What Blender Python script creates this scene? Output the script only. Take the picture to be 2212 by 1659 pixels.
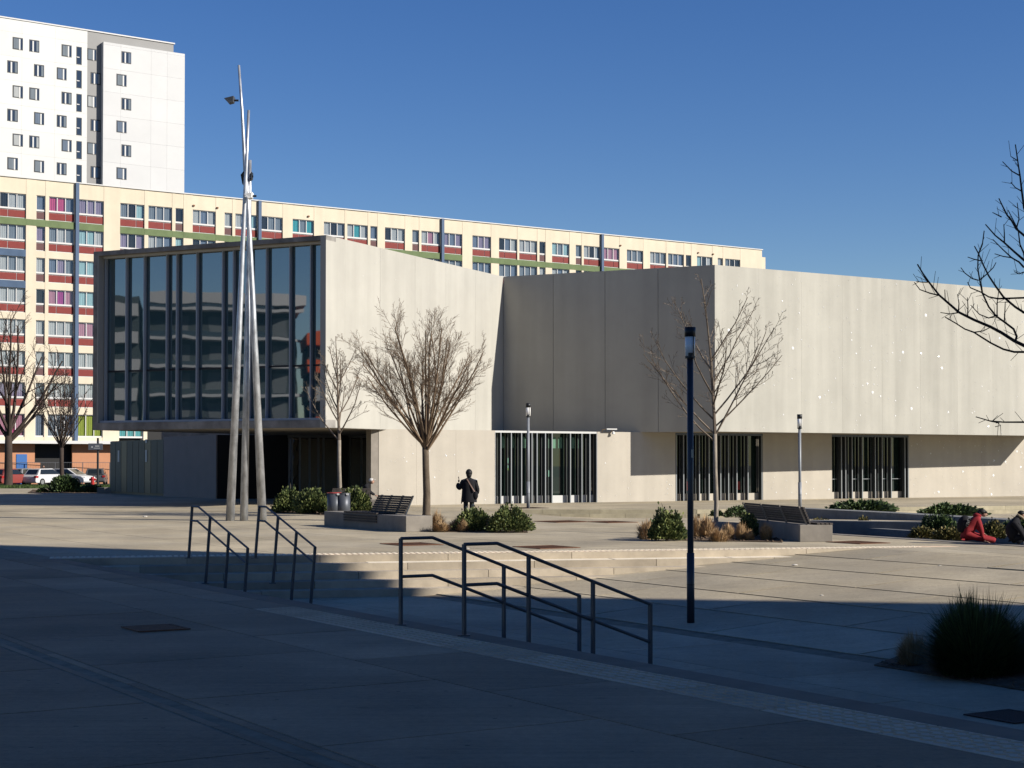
import bpy, math, random
from mathutils import Vector, Matrix
random.seed(7)
R = math.radians
sc = bpy.context.scene
for o in list(bpy.data.objects): bpy.data.objects.remove(o)
COL = sc.collection

# ------------------------------------------------------------------ camera, sky, sun, exposure
F, CX, HY, PITCH, CAMZ = 3500.0, 1106.0, 1000.0, R(1.2), 1.95
cam = bpy.data.cameras.new('camera'); camo = bpy.data.objects.new('camera', cam); COL.objects.link(camo)
camo.location = (0, 0, CAMZ); camo.rotation_euler = (R(90)+PITCH, 0, 0)
cam.sensor_width = 36; cam.lens = 36*F/2212
YC = HY - F*math.tan(PITCH)
cam.shift_y = (YC-829.5)/2212
cam.clip_start = .1; cam.clip_end = 3000
sc.camera = camo
SUNH = Vector((.945, -.327)).normalized(); SUNEL = R(27)
w = bpy.data.worlds.new('World'); sc.world = w; w.use_nodes = True
nt = w.node_tree; bg = nt.nodes['Background']
sky = nt.nodes.new('ShaderNodeTexSky'); sky.sky_type = 'NISHITA'; sky.sun_disc = False
sky.sun_elevation = SUNEL
sky.sun_rotation = math.atan2(SUNH.x, SUNH.y)
sky.air_density = 1.0; sky.dust_density = 0.0; sky.ozone_density = 3.2; sky.altitude = 300
hsv = nt.nodes.new('ShaderNodeHueSaturation'); hsv.inputs['Saturation'].default_value = 1.28; hsv.inputs['Hue'].default_value = .516
nt.links.new(sky.outputs[0], hsv.inputs['Color']); nt.links.new(hsv.outputs[0], bg.inputs[0]); bg.inputs[1].default_value = .057
sun = bpy.data.lights.new('sun', 'SUN'); suno = bpy.data.objects.new('sun', sun); COL.objects.link(suno)
sun.energy = 4.6; sun.angle = R(.53); sun.color = (1, .94, .845)
sd = Vector((SUNH.x*math.cos(SUNEL), SUNH.y*math.cos(SUNEL), math.sin(SUNEL)))
suno.rotation_euler = sd.to_track_quat('Z', 'Y').to_euler(); suno.location = (60, -20, 60)
sc.view_settings.view_transform = 'Standard'; sc.view_settings.look = 'None'
sc.view_settings.exposure = 0.85; sc.view_settings.gamma = 1; sc.view_settings.use_curve_mapping = False
sc.render.engine = 'CYCLES'

def ray(x, y):                                   # a photo point as slopes (X/Y, Z/Y)
    u = (x-CX)/F; v = (YC-y)/F
    d = math.cos(PITCH)-v*math.sin(PITCH)
    return u/d, (math.sin(PITCH)+v*math.cos(PITCH))/d
def atY(x, y, Y):
    a, b = ray(x, y); return Vector((a*Y, Y, CAMZ+b*Y))
def onz(x, y, z=0.0):
    a, b = ray(x, y); Y = (z-CAMZ)/b; return Vector((a*Y, Y, z))

# ------------------------------------------------------------------ materials
NNV = (.853, .5215)
AF = .60                                          # photographic exposure is raised, so base colours stay in their real range
def mat(name, col, rough=.8, metal=0, spec=.3, noise=0, nscale=1.0, bump=0, bscale=60, rnd=0, streak=0, island=0, ior=1.45, stretch=None, col2=None, spots=0, brush=0):
    col = tuple(c*AF for c in col); col2 = tuple(c*AF for c in col2) if col2 else None
    m = bpy.data.materials.new(name); m.use_nodes = True
    t = m.node_tree; b = t.nodes['Principled BSDF']
    b.inputs['Base Color'].default_value = (*col, 1); b.inputs['Roughness'].default_value = rough
    b.inputs['Metallic'].default_value = metal; b.inputs['Specular IOR Level'].default_value = spec
    b.inputs['IOR'].default_value = ior
    L = t.links.new
    tc = t.nodes.new('ShaderNodeNewGeometry')
    def mapping(vec):
        mp = t.nodes.new('ShaderNodeMapping'); mp.inputs['Scale'].default_value = vec; L(tc.outputs['Position'], mp.inputs[0]); return mp
    def mathn(op, a, bb, c=None):
        n = t.nodes.new('ShaderNodeMath'); n.operation = op
        for i, v in enumerate((a, bb) if c is None else (a, bb, c)):
            if isinstance(v, (int, float)): n.inputs[i].default_value = v
            else: L(v, n.inputs[i])
        return n.outputs[0]
    val = None
    if noise:
        n = t.nodes.new('ShaderNodeTexNoise'); n.inputs['Scale'].default_value = nscale; n.inputs['Detail'].default_value = 8; n.inputs['Roughness'].default_value = .65
        L(mapping(stretch or (1, 1, 1)).outputs[0], n.inputs[0])
        mr = t.nodes.new('ShaderNodeMapRange'); mr.inputs[1].default_value = .3; mr.inputs[2].default_value = .7
        mr.inputs[3].default_value = 1-noise; mr.inputs[4].default_value = 1+noise; L(n.outputs[0], mr.inputs[0]); val = mr.outputs[0]
    if streak:
        n = t.nodes.new('ShaderNodeTexNoise'); n.inputs['Scale'].default_value = 1; n.inputs['Detail'].default_value = 5
        L(mapping((1.3, 1.3, .08)).outputs[0], n.inputs[0])
        mr = t.nodes.new('ShaderNodeMapRange'); mr.inputs[1].default_value = .35; mr.inputs[2].default_value = .65
        mr.inputs[3].default_value = 1-streak; mr.inputs[4].default_value = 1+streak*.5; L(n.outputs[0], mr.inputs[0])
        val = mr.outputs[0] if val is None else mathn('MULTIPLY', val, mr.outputs[0])
    if spots:                                     # small dark stains and gum marks, plus broad worn patches
        for sc_, lo, hi, am in ((3.1, .05, .075, .45), (1.15, .03, .09, .22)):
            vo = t.nodes.new('ShaderNodeTexVoronoi'); vo.inputs['Scale'].default_value = sc_; vo.inputs['Randomness'].default_value = 1; L(tc.outputs['Position'], vo.inputs['Vector'])
            mr = t.nodes.new('ShaderNodeMapRange'); mr.inputs[1].default_value = lo; mr.inputs[2].default_value = hi; mr.inputs[3].default_value = 1-am*spots; mr.inputs[4].default_value = 1
            L(vo.outputs['Distance'], mr.inputs[0]); val = mathn('MULTIPLY', val, mr.outputs[0])
        for sc_, lo, hi, am in ((.22, .42, .62, .16), (14, .35, .65, .10), (55, .3, .7, .10)):
            n = t.nodes.new('ShaderNodeTexNoise'); n.inputs['Scale'].default_value = sc_; n.inputs['Detail'].default_value = 6; n.inputs['Roughness'].default_value = .6; L(tc.outputs['Position'], n.inputs[0])
            mr = t.nodes.new('ShaderNodeMapRange'); mr.inputs[1].default_value = lo; mr.inputs[2].default_value = hi; mr.inputs[3].default_value = 1-am*spots; mr.inputs[4].default_value = 1+am*spots*.6
            L(n.outputs[0], mr.inputs[0]); val = mathn('MULTIPLY', val, mr.outputs[0])
    if brush:                                     # broom finish across the slabs
        mp = t.nodes.new('ShaderNodeMapping'); mp.inputs['Rotation'].default_value = (0, 0, -math.atan2(NNV[1], NNV[0])); mp.inputs['Scale'].default_value = (.5, 14, 1)
        L(tc.outputs['Position'], mp.inputs[0]); n = t.nodes.new('ShaderNodeTexNoise'); n.inputs['Scale'].default_value = 1; n.inputs['Detail'].default_value = 4; L(mp.outputs[0], n.inputs[0])
        mr = t.nodes.new('ShaderNodeMapRange'); mr.inputs[1].default_value = .35; mr.inputs[2].default_value = .65; mr.inputs[3].default_value = 1-brush; mr.inputs[4].default_value = 1+brush
        L(n.outputs[0], mr.inputs[0]); val = mathn('MULTIPLY', val, mr.outputs[0])
    if rnd:
        oi = t.nodes.new('ShaderNodeObjectInfo')
        v2 = mathn('MULTIPLY_ADD', oi.outputs['Random'], 2*rnd, 1-rnd)
        val = v2 if val is None else mathn('MULTIPLY', val, v2)
    if island:
        v2 = mathn('MULTIPLY_ADD', tc.outputs['Random Per Island'], 2*island, 1-island)
        val = v2 if val is None else mathn('MULTIPLY', val, v2)
    if val is not None:
        vm = t.nodes.new('ShaderNodeVectorMath'); vm.operation = 'SCALE'; L(val, vm.inputs['Scale'])
        if col2:
            mx = t.nodes.new('ShaderNodeMix'); mx.data_type = 'RGBA'
            mx.inputs[6].default_value = (*col, 1); mx.inputs[7].default_value = (*col2, 1)
            if island:
                L(tc.outputs['Random Per Island'], mx.inputs[0])
            else:
                n = t.nodes.new('ShaderNodeTexNoise'); n.inputs['Scale'].default_value = .35; n.inputs['Detail'].default_value = 4; L(tc.outputs['Position'], n.inputs[0])
                mr = t.nodes.new('ShaderNodeMapRange'); mr.inputs[1].default_value = .4; mr.inputs[2].default_value = .62; L(n.outputs[0], mr.inputs[0]); L(mr.outputs[0], mx.inputs[0])
            L(mx.outputs[2], vm.inputs[0])
        else: vm.inputs[0].default_value = col
        L(vm.outputs[0], b.inputs['Base Color'])
    if bump:
        n = t.nodes.new('ShaderNodeTexNoise'); n.inputs['Scale'].default_value = bscale; n.inputs['Detail'].default_value = 4; L(tc.outputs['Position'], n.inputs[0])
        bp = t.nodes.new('ShaderNodeBump'); bp.inputs['Strength'].default_value = bump; bp.inputs['Distance'].default_value = .02
        L(n.outputs[0], bp.inputs['Height']); L(bp.outputs[0], b.inputs['Normal'])
    return m
M = {}
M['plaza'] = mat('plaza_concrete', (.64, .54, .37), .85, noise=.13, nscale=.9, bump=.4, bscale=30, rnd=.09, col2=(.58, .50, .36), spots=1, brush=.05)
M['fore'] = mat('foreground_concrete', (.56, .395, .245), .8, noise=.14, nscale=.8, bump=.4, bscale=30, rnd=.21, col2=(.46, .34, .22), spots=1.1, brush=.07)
M['joint'] = mat('joint_sand', (.36, .30, .21), .95, noise=.3, nscale=4)
M['tact'] = mat('tactile_concrete', (.88, .67, .46), .8, noise=.16, nscale=2, rnd=.22, bump=.2)
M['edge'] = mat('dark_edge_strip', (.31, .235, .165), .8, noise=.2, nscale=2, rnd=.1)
M['step'] = mat('step_concrete', (.60, .51, .385), .85, noise=.22, nscale=1.6, rnd=.16, bump=.3)
M['white'] = mat('white_marking', (1.1, .98, .78), .8, noise=.15, nscale=4)
M['wall'] = mat('pale_concrete_wall', (.555, .535, .475), .85, noise=.06, nscale=.5, streak=.07, rnd=.03, bump=.12, bscale=25)
M['wallg'] = mat('podium_concrete', (.63, .575, .485), .85, noise=.07, nscale=.6, streak=.06, rnd=.02, bump=.12, bscale=25)
M['wallw3'] = mat('pale_concrete_sparkling', (.58, .56, .49), .85, noise=.06, nscale=.5, streak=.11, rnd=.06, bump=.12, bscale=25)
M['frame_c'] = mat('stained_concrete_frame', (.36, .34, .31), .85, noise=.35, nscale=1.2, streak=.2, bump=.4, bscale=10)
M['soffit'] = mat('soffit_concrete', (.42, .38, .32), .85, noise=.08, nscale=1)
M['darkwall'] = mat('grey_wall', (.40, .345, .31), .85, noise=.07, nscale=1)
M['black'] = mat('dark_recess', (.015, .015, .016), .6)
M['blackm'] = mat('black_metal', (.02, .022, .026), .45, metal=.0, spec=.4)
M['rail'] = mat('dark_steel_rail', (.12, .125, .14), .5, metal=.25, noise=.15, nscale=8)
M['lampblue'] = mat('dark_blue_pole_paint', (.05, .054, .07), .4, spec=.5, noise=.15, nscale=6)
M['lampgrey'] = mat('grey_pole_paint', (.30, .32, .35), .45, spec=.5)
M['galv'] = mat('galvanised_steel', (.66, .68, .71), .40, metal=.6, noise=.45, nscale=4, stretch=(1, 1, .45))
M['diff'] = mat('lamp_diffuser', (1.3, 1.28, 1.22), .3, spec=.5)
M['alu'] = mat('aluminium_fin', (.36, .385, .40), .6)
M['alud'] = mat('blue_grey_fin', (.16, .19, .225), .45, metal=.3)
M['finb'] = mat('steel_blue_fin', (.52, .57, .62), .5, metal=.1)
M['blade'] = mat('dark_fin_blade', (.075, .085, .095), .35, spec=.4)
M['doorg'] = mat('dark_green_door', (.075, .095, .09), .55, noise=.1, nscale=2)
M['alul'] = mat('pale_trim', (.72, .72, .70), .5)
M['creamw'] = mat('cream_render', (.88, .77, .59), .9, noise=.05, nscale=.6, streak=.05)
M['orange'] = mat('orange_render', (.62, .30, .17), .9, noise=.06, nscale=1)
M['orangeb'] = mat('orange_balcony_paint', (.75, .13, .04), .8)
M['green_b'] = mat('green_band', (.19, .25, .12), .9, noise=.15, nscale=1)
M['blue_b'] = mat('blue_band', (.10, .155, .25), .9, noise=.15, nscale=1)
M['bluepost'] = mat('blue_downpipe', (.11, .17, .28), .7)
M['red'] = mat('red_panel', (.27, .045, .038), .7, noise=.1, nscale=3)
M['pvc'] = mat('white_window_frame', (.80, .79, .77), .5)
M['bluedoor'] = mat('blue_door', (.05, .17, .48), .5)
M['navy'] = mat('dark_blue_porch', (.012, .03, .12), .6)
M['towerw'] = mat('tower_white', (.86, .86, .83), .85, noise=.03, nscale=.3, rnd=.02)
M['towerp'] = mat('tower_white_panel', (.79, .79, .785), .85, noise=.03, nscale=.3, rnd=.025)
M['towerg'] = mat('tower_grey', (.40, .395, .385), .85, noise=.04, nscale=.4)
M['bark'] = mat('brown_bark', (.15, .115, .08), .9, noise=.35, nscale=12, stretch=(1, 1, .3), bump=.4, bscale=30)
M['barkp'] = mat('pale_bark', (.36, .31, .25), .9, noise=.3, nscale=14, stretch=(1, 1, .3), bump=.3, bscale=30)
M['barkd'] = mat('dark_bark', (.07, .05, .04), .9, noise=.3, nscale=10)
M['twig'] = mat('brown_twig', (.25, .175, .115), .9, island=.4)
M['twigp'] = mat('pale_twig', (.24, .19, .145), .9, island=.35)
M['leaf'] = mat('evergreen_leaf', (.06, .11, .035), .6, spec=.25, island=.55, col2=(.19, .21, .07))
M['leafd'] = mat('dark_leaf', (.045, .09, .035), .6, island=.5, col2=(.10, .145, .045))
M['leafy'] = mat('yellow_green_leaf', (.10, .12, .035), .6, island=.5, col2=(.22, .17, .06))
M['straw'] = mat('dry_grass', (.74, .50, .26), .8, island=.4, col2=(.50, .33, .18))
M['soil'] = mat('bark_mulch', (.14, .095, .06), .95, noise=.5, nscale=9, bump=.8, bscale=20)
M['grass'] = mat('lawn', (.06, .095, .025), .9, noise=.35, nscale=2, island=.4)
M['asph'] = mat('asphalt', (.06, .06, .062), .9, noise=.2, nscale=1)
M['far'] = mat('far_ground', (.16, .16, .13), .95, noise=.3, nscale=.05)
M['bench'] = mat('bench_concrete', (.34, .305, .26), .85, noise=.15, nscale=3, streak=.1)
M['wood'] = mat('grey_wood', (.10, .085, .075), .8, noise=.3, nscale=8, rnd=.2)
M['bin'] = mat('bin_metal', (.11, .12, .14), .45, metal=.3, noise=.1, nscale=4)
M['redp'] = mat('red_paint', (.55, .03, .03), .4, spec=.5)
M['rust'] = mat('rusty_iron', (.24, .11, .055), .8, noise=.35, nscale=12)
M['rustd'] = mat('iron_bars', (.09, .05, .035), .8)
M['coat'] = mat('black_coat', (.014, .014, .018), .9, noise=.2, nscale=20)
M['jeans'] = mat('dark_jeans', (.03, .038, .055), .9, noise=.2, nscale=20)
M['skin'] = mat('skin', (.55, .33, .24), .6)
M['hair'] = mat('black_hair', (.012, .01, .01), .6)
M['redcoat'] = mat('red_coat', (.33, .022, .028), .85, noise=.15, nscale=15)
M['fur'] = mat('pale_fur_trim', (.34, .27, .18), .95, noise=.3, nscale=30)
M['strap'] = mat('tan_strap', (.32, .21, .17), .7)
M['cap'] = mat('white_cap', (.8, .78, .74), .8)
M['brown'] = mat('brown_jacket', (.16, .09, .05), .9)
M['carw'] = mat('white_car_paint', (.75, .75, .75), .3, spec=.5)
M['carg'] = mat('dark_grey_car_paint', (.10, .105, .11), .3, spec=.5)
M['carr'] = mat('dull_red_car_paint', (.32, .07, .06), .3, spec=.5)
M['cars'] = mat('silver_car_paint', (.45, .45, .44), .3, metal=.5)
M['tyre'] = mat('tyre_rubber', (.02, .02, .02), .9)
M['taill'] = mat('tail_lamp', (.45, .02, .02), .3)
M['carglass'] = mat('car_glass', (.02, .025, .025), .05, spec=.8)
M['mint'] = mat('mint_poster', (.35, .75, .55), .7)
M['lime'] = mat('lime_print', (.30, .55, .10), .7)
M['greenblind'] = mat('green_blind', (.15, .30, .20), .8, noise=.1, nscale=3)
M['redposter'] = mat('red_poster', (.40, .06, .05), .7)
M['chip'] = mat('glint_white', (.95, .95, .93), .3, spec=.6)  # white colour stands in for the sun glint of the wall chips
M['stone'] = mat('pale_stone_block', (.52, .46, .32), .9, noise=.2, nscale=2, rnd=.14)
M['poolc'] = mat('pool_wall_concrete', (.27, .27, .265), .85, noise=.2, nscale=2)
M['reflw'] = mat('balcony_white', (.50, .51, .52), .85)
M['refld'] = mat('dark_facade', (.07, .09, .095), .85)  # one even dark tone for the walls behind the mirrored balconies
M['refg'] = mat('dim_panel', (.16, .18, .19), .8)
M['sign'] = mat('grey_sign_board', (.14, .15, .18), .6)
M['paper'] = mat('paper_white', (.8, .8, .78), .8)
M['birdg'] = mat('bright_speck', (.85, .8, .7), .8)
def glassmat(name, col, ior, rough=.015, bump=0.0, bs=.6):
    m = mat(name, col, rough, spec=.5, ior=ior)
    if bump:
        t = m.node_tree; b = t.nodes['Principled BSDF']
        g = t.nodes.new('ShaderNodeNewGeometry'); n = t.nodes.new('ShaderNodeTexNoise'); n.inputs['Scale'].default_value = bs; n.inputs['Detail'].default_value = 1
        bp = t.nodes.new('ShaderNodeBump'); bp.inputs['Strength'].default_value = bump; bp.inputs['Distance'].default_value = .02
        t.links.new(g.outputs['Position'], n.inputs[0]); t.links.new(n.outputs[0], bp.inputs['Height']); t.links.new(bp.outputs[0], b.inputs['Normal'])
    return m
M['glass'] = glassmat('dark_facade_glass', (.05, .12, .14), 2.9, bump=.12, bs=.6)
M['glassd'] = glassmat('dark_window_glass', (.012, .026, .022), 1.6, bump=.1)
M['glasse'] = glassmat('entrance_glass', (.012, .014, .015), 3.4, bump=.5, bs=.9)
M['glasst'] = glassmat('tower_glass', (.03, .04, .055), 1.9, rough=.08)
M['water'] = glassmat('pool_water', (.008, .011, .008), 1.35, bump=.15, bs=3)
def clearglass(name):
    m = bpy.data.materials.new(name); m.use_nodes = True; t = m.node_tree
    t.nodes.remove(t.nodes['Principled BSDF']); out = t.nodes['Material Output']
    tr = t.nodes.new('ShaderNodeBsdfTransparent'); tr.inputs[0].default_value = (.93, .95, .96, 1)
    gl = t.nodes.new('ShaderNodeBsdfGlossy'); gl.inputs['Roughness'].default_value = .03; mx = t.nodes.new('ShaderNodeMixShader')
    mx.inputs[0].default_value = .09
    t.links.new(tr.outputs[0], mx.inputs[1]); t.links.new(gl.outputs[0], mx.inputs[2]); t.links.new(mx.outputs[0], out.inputs[0])
    return m
M['clear'] = clearglass('clear_window_glass')
CURT = {k: mat('curtain_'+k, tuple(min(1.1, .95*q) for q in c), .9, noise=.25, nscale=4, stretch=(3, 3, .1)) for k, c in dict(
    white=(.50, .52, .52), grey=(.22, .26, .30), blue=(.17, .22, .30), lilac=(.30, .25, .36), teal=(.06, .38, .42), pink=(.55, .09, .22),
    rose=(.50, .24, .32), lime=(.35, .42, .07), cyan=(.35, .55, .58), magenta=(.42, .06, .28), dark=(.02, .02, .02)).items()}

# ------------------------------------------------------------------ mesh helpers
class MB:
    def __init__(s): s.v = []; s.f = []
    def add(s, vs, fs):
        b = len(s.v); s.v += [tuple(p) for p in vs]; s.f += [tuple(i+b for i in f) for f in fs]; return s
    def box(s, x0, x1, y0, y1, z0, z1):
        return s.add([(x0, y0, z0), (x1, y0, z0), (x1, y1, z0), (x0, y1, z0), (x0, y0, z1), (x1, y0, z1), (x1, y1, z1), (x0, y1, z1)],
                     [(0, 3, 2, 1), (4, 5, 6, 7), (0, 1, 5, 4), (1, 2, 6, 5), (2, 3, 7, 6), (3, 0, 4, 7)])
    def prism(s, poly, z0, z1, ztop=None):           # poly counter-clockwise (x,y); z may be functions
        n = len(poly); g = lambda z, p: z(p) if callable(z) else z
        vs = [(p[0], p[1], g(z0, p)) for p in poly]+[(p[0], p[1], g(z1, p)) for p in poly]
        return s.add(vs, [tuple(range(n-1, -1, -1)), tuple(range(n, 2*n))]+[(i, (i+1) % n, (i+1) % n+n, i+n) for i in range(n)])
    def extr(s, prof, y0, y1):                       # profile in (x,z) swept along y
        n = len(prof)
        vs = [(p[0], y0, p[1]) for p in prof]+[(p[0], y1, p[1]) for p in prof]
        return s.add(vs, [tuple(range(n)), tuple(range(2*n-1, n-1, -1))]+[((i+1) % n, i, i+n, (i+1) % n+n) for i in range(n)])
    def tube(s, pts, rs, n=6, cap=True):
        pts = [Vector(p) for p in pts]; b = len(s.v)
        prev = None
        for i, p in enumerate(pts):
            d = (pts[min(i+1, len(pts)-1)]-pts[max(i-1, 0)])
            d = d.normalized() if d.length > 1e-9 else Vector((0, 0, 1))
            if prev is None:
                a = d.orthogonal().normalized()
            else:
                a = (prev-d*prev.dot(d)); a = a.normalized() if a.length > 1e-6 else d.orthogonal().normalized()
            prev = a; c = d.cross(a); r = rs[i] if isinstance(rs, (list, tuple)) else rs
            for k in range(n):
                q = 2*math.pi*k/n; s.v.append(tuple(p+a*(r*math.cos(q))+c*(r*math.sin(q))))
        for i in range(len(pts)-1):
            for k in range(n):
                k2 = (k+1) % n; s.f.append((b+i*n+k, b+i*n+k2, b+(i+1)*n+k2, b+(i+1)*n+k))
        if cap and n > 2:
            s.f.append(tuple(b+k for k in range(n-1, -1, -1))); s.f.append(tuple(b+(len(pts)-1)*n+k for k in range(n)))
        return s
    def cyl(s, x, y, z0, z1, r, n=16, r1=None):
        return s.tube([(x, y, z0), (x, y, z1)], [r, r if r1 is None else r1], n)
    def quad(s, a, b, c, d): return s.add([a, b, c, d], [(0, 1, 2, 3)])
    def mesh(s, name, m, smooth=False):
        me = bpy.data.meshes.new(name); me.from_pydata(s.v, [], s.f); me.materials.append(m)
        if smooth:
            me.polygons.foreach_set('use_smooth', [True]*len(me.polygons))
        me.update(); return me
def link(name, me, parent=None, loc=None, rotz=None):
    o = bpy.data.objects.new(name, me); COL.objects.link(o)
    if parent: o.parent = parent
    if loc is not None: o.location = loc
    if rotz is not None: o.rotation_euler[2] = rotz
    return o
def obj(name, mb, m, parent=None, smooth=False, bevel=0, loc=None, rotz=None):
    o = link(name, mb.mesh(name, m, smooth), parent, loc, rotz)
    if bevel:
        bv = o.modifiers.new('bevel', 'BEVEL'); bv.width = bevel; bv.segments = 2; bv.limit_method = 'ANGLE'
    return o
def thing(name, label, cat, loc=(0, 0, 0), rotz=0, group=None):
    o = bpy.data.objects.new(name, None); COL.objects.link(o); o.location = loc; o.rotation_euler[2] = rotz
    o.empty_display_size = .3; o['label'] = label; o['category'] = cat
    if group: o['group'] = group
    return o
def tag(o, label, cat, group=None, kind=None):
    o['label'] = label; o['category'] = cat
    if group: o['group'] = group
    if kind: o['kind'] = kind
    return o
def struct(o): o['kind'] = 'structure'; return o
def stuff(o): o['kind'] = 'stuff'; return o
def copytree(r, loc, rotz=0, label=None, scale=None):
    c = r.copy(); COL.objects.link(c); c.location = loc; c.rotation_euler[2] = rotz
    if label: c['label'] = label
    if scale: c.scale = (scale,)*3
    for ch in list(r.children):
        d = ch.copy(); COL.objects.link(d); d.parent = c
        for g in list(ch.children):
            e = g.copy(); COL.objects.link(e); e.parent = d
    return c

# ------------------------------------------------------------------ ground frame: s across the near kerb, t along it towards the viewer
P0 = Vector((-9.14, 32.2)); NN = Vector((.853, .5215)).normalized(); BB = Vector((NN.y, -NN.x))
def st(s, t): p = P0+NN*s+BB*t; return (p.x, p.y)
def to_st(p): d = Vector((p[0], p[1]))-P0; return d.dot(NN), d.dot(BB)
FQ = Vector((-2.79, 34.54)); FD = Vector((.9736, .2283)); FG = Vector((FD.y, -FD.x))      # upper edge of the far stairs
def far_e(p): return (Vector((p[0], p[1]))-FQ).dot(FG)
SF, SLOPE = 6.6, .07; SEND = SF+.75/SLOPE
def zmid(p):
    s = to_st(p)[0]
    return -.75 if s < SF else min(0.0, -.75+SLOPE*(s-SF))
def clip(poly, nx, ny, c):                           # keep nx*x+ny*y <= c
    out = []
    for i in range(len(poly)):
        a, b = poly[i], poly[(i+1) % len(poly)]
        da, db = nx*a[0]+ny*a[1]-c, nx*b[0]+ny*b[1]-c
        if da <= 0: out.append(a)
        if da*db < 0:
            k = da/(da-db); out.append((a[0]+(b[0]-a[0])*k, a[1]+(b[1]-a[1])*k))
    return out
def hs(s0, sign=1): return (NN.x*sign, NN.y*sign, (NN.dot(P0)+s0)*sign)         # s<=s0 (sign 1) / s>=s0 (sign -1)
def he(e0, sign=1): return (FG.x*sign, FG.y*sign, (FG.dot(FQ)+e0)*sign)
def area(p): return .5*sum(p[i][0]*p[(i+1) % len(p)][1]-p[(i+1) % len(p)][0]*p[i][1] for i in range(len(p)))
def cen(p): return (sum(q[0] for q in p)/len(p), sum(q[1] for q in p)/len(p))
def inset(poly, g):
    c = cen(poly); out = []
    n = len(poly)
    for i in range(n):                                # move edges inwards by g
        a, b, d = Vector(poly[i-1]), Vector(poly[i]), Vector(poly[(i+1) % n])
        e1 = (b-a).normalized(); e2 = (d-b).normalized()
        n1 = Vector((-e1.y, e1.x)); n2 = Vector((-e2.y, e2.x)); m = n1+n2
        if m.length < .2: out.append(tuple(b)); continue
        m = m.normalized(); k = g/max(.3, m.dot(n1)); out.append(tuple(b+m*k))
    return out
def inview(p, zl=-.5, marg=.09):
    return p[1] > 6 and abs(p[0]/p[1]) < .318+marg and p[1] < 78
BIG = 900
R2A, R2B, R2C = (-1.3, 67.8), (7.72, 67.8), (26.0, 75.0)           # foot of the low terrace step
R2N = [(-1.3, 67.79), (4.0, 55.0), (22.0, 62.0)]
# base sheets (they show only in the joints and far away)
far_plane = MB().prism([(-BIG, 128), (BIG, 128), (BIG, 2400), (-BIG, 2400)], -.3, -.03)
far_plane.prism([(-BIG, -BIG), (BIG, -BIG), (BIG, -60), (-BIG, -60)], -.3, -.03)
far_plane.prism([(-BIG, -60), (-70, -60), (-70, 128), (-BIG, 128)], -.3, -.03)
far_plane.prism([(120, -60), (BIG, -60), (BIG, 128), (120, 128)], -.3, -.03)
struct(obj('ground', far_plane, M['far']))
box0 = [(-70, -60), (120, -60), (120, 128), (-70, 128)]
basin = [(-1.3, 67.8), (3.5, 54.5), (24.0, 54.5), (26.0, 75.0), (7.72, 67.8)]
fore_poly = clip(box0, *hs(.38))
plaza = struct(obj('plaza', MB(), M['joint']))
g = MB()
g.prism(clip(fore_poly, 0, 1, 66), -1.2, -.006)
p2 = clip(clip(clip(box0, *hs(.38, -1)), *he(0)), *hs(SEND))
p3 = clip(box0, *hs(SEND, -1))
g2 = MB()
# p2 minus basin: cut in strips by convex half planes of the basin quad (1.3,67.8)-(3.5,54.5)-(24,54.5)-(26,75)
def cutout(polys, hole):
    res = []
    for poly in polys:
        rest = poly
        for i in range(len(hole)):
            a, b = hole[i], hole[(i+1) % len(hole)]
            nx, ny = (b[1]-a[1]), -(b[0]-a[0]); c = nx*a[0]+ny*a[1]     # outside is nx*x+ny*y > c
            outp = clip(rest, -nx, -ny, -c); rest = clip(rest, nx, ny, c)
            if len(outp) > 2 and abs(area(outp)) > .01: res.append(outp)
            if len(rest) < 3: break
    return res
hole1 = [(-1.3, 67.8), (3.5, 54.5), (24.0, 54.5), (24.6, 67.8)]
hole2 = [(7.72, 67.8), (24.6, 67.8), (26.0, 75.0)]
POOL = [(8.3, 45.6), (12.6, 37.0), (24.0, 37.0), (24.0, 54.5), (8.3, 54.5)]   # pool basin plan
gf_ = MB().prism(clip(fore_poly, 0, -1, -66), -1.2, .0)
for poly in cutout(cutout(cutout([p2, p3], hole1), hole2), POOL):
    a_ = clip(poly, 0, 1, 66); b_ = clip(poly, 0, -1, -66)
    if len(a_) > 2: g.prism(a_, -1.2, -.006)
    if len(b_) > 2: gf_.prism(b_, -1.2, .0)
struct(obj('forecourt', gf_, M['plaza']))
plaza.data = g.mesh('plaza', M['joint'])
# lowered middle ground
mid = clip(clip(clip([(-20, -40), (60, -40), (60, 50), (-20, 50)], *hs(.30, -1)), *he(-.1, -1)), *hs(SEND))
gm = MB()
gm.prism(clip(mid, *hs(SF)), -1.3, -.756); gm.prism(clip(mid, *hs(SF, -1)), -1.3, lambda p: zmid(p)-.006)
ramp = struct(obj('sloping_ground', gm, M['joint']))
# basin behind the planters: slopes down gently towards the terrace step
def zbas(p):
    k = max(0, min(1, (p[1]-54.5)/13.3)); kx = max(0, min(1, (p[0]+1.3)/3.5)); return -.34*k*kx-.004
bz = MB(); nx_, ny_ = 10, 6
for i in range(nx_):
    for j in range(ny_):
        q = []
        for (a, b) in ((i, j), (i+1, j), (i+1, j+1), (i, j+1)):
            fy = b/ny_; xl = 3.5+(-1.3-3.5)*fy; xr = 24+.6*fy; q.append((xl+(xr-xl)*a/nx_, 54.5+13.3*fy))
        bz.quad(*[(p[0], p[1], zbas(p)) for p in q])
bz.add([(7.72, 67.8, -.34), (24.6, 67.8, -.34), (26, 75, -.34)], [(0, 1, 2)])
struct(obj('lower_plaza', bz, M['plaza']))

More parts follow.
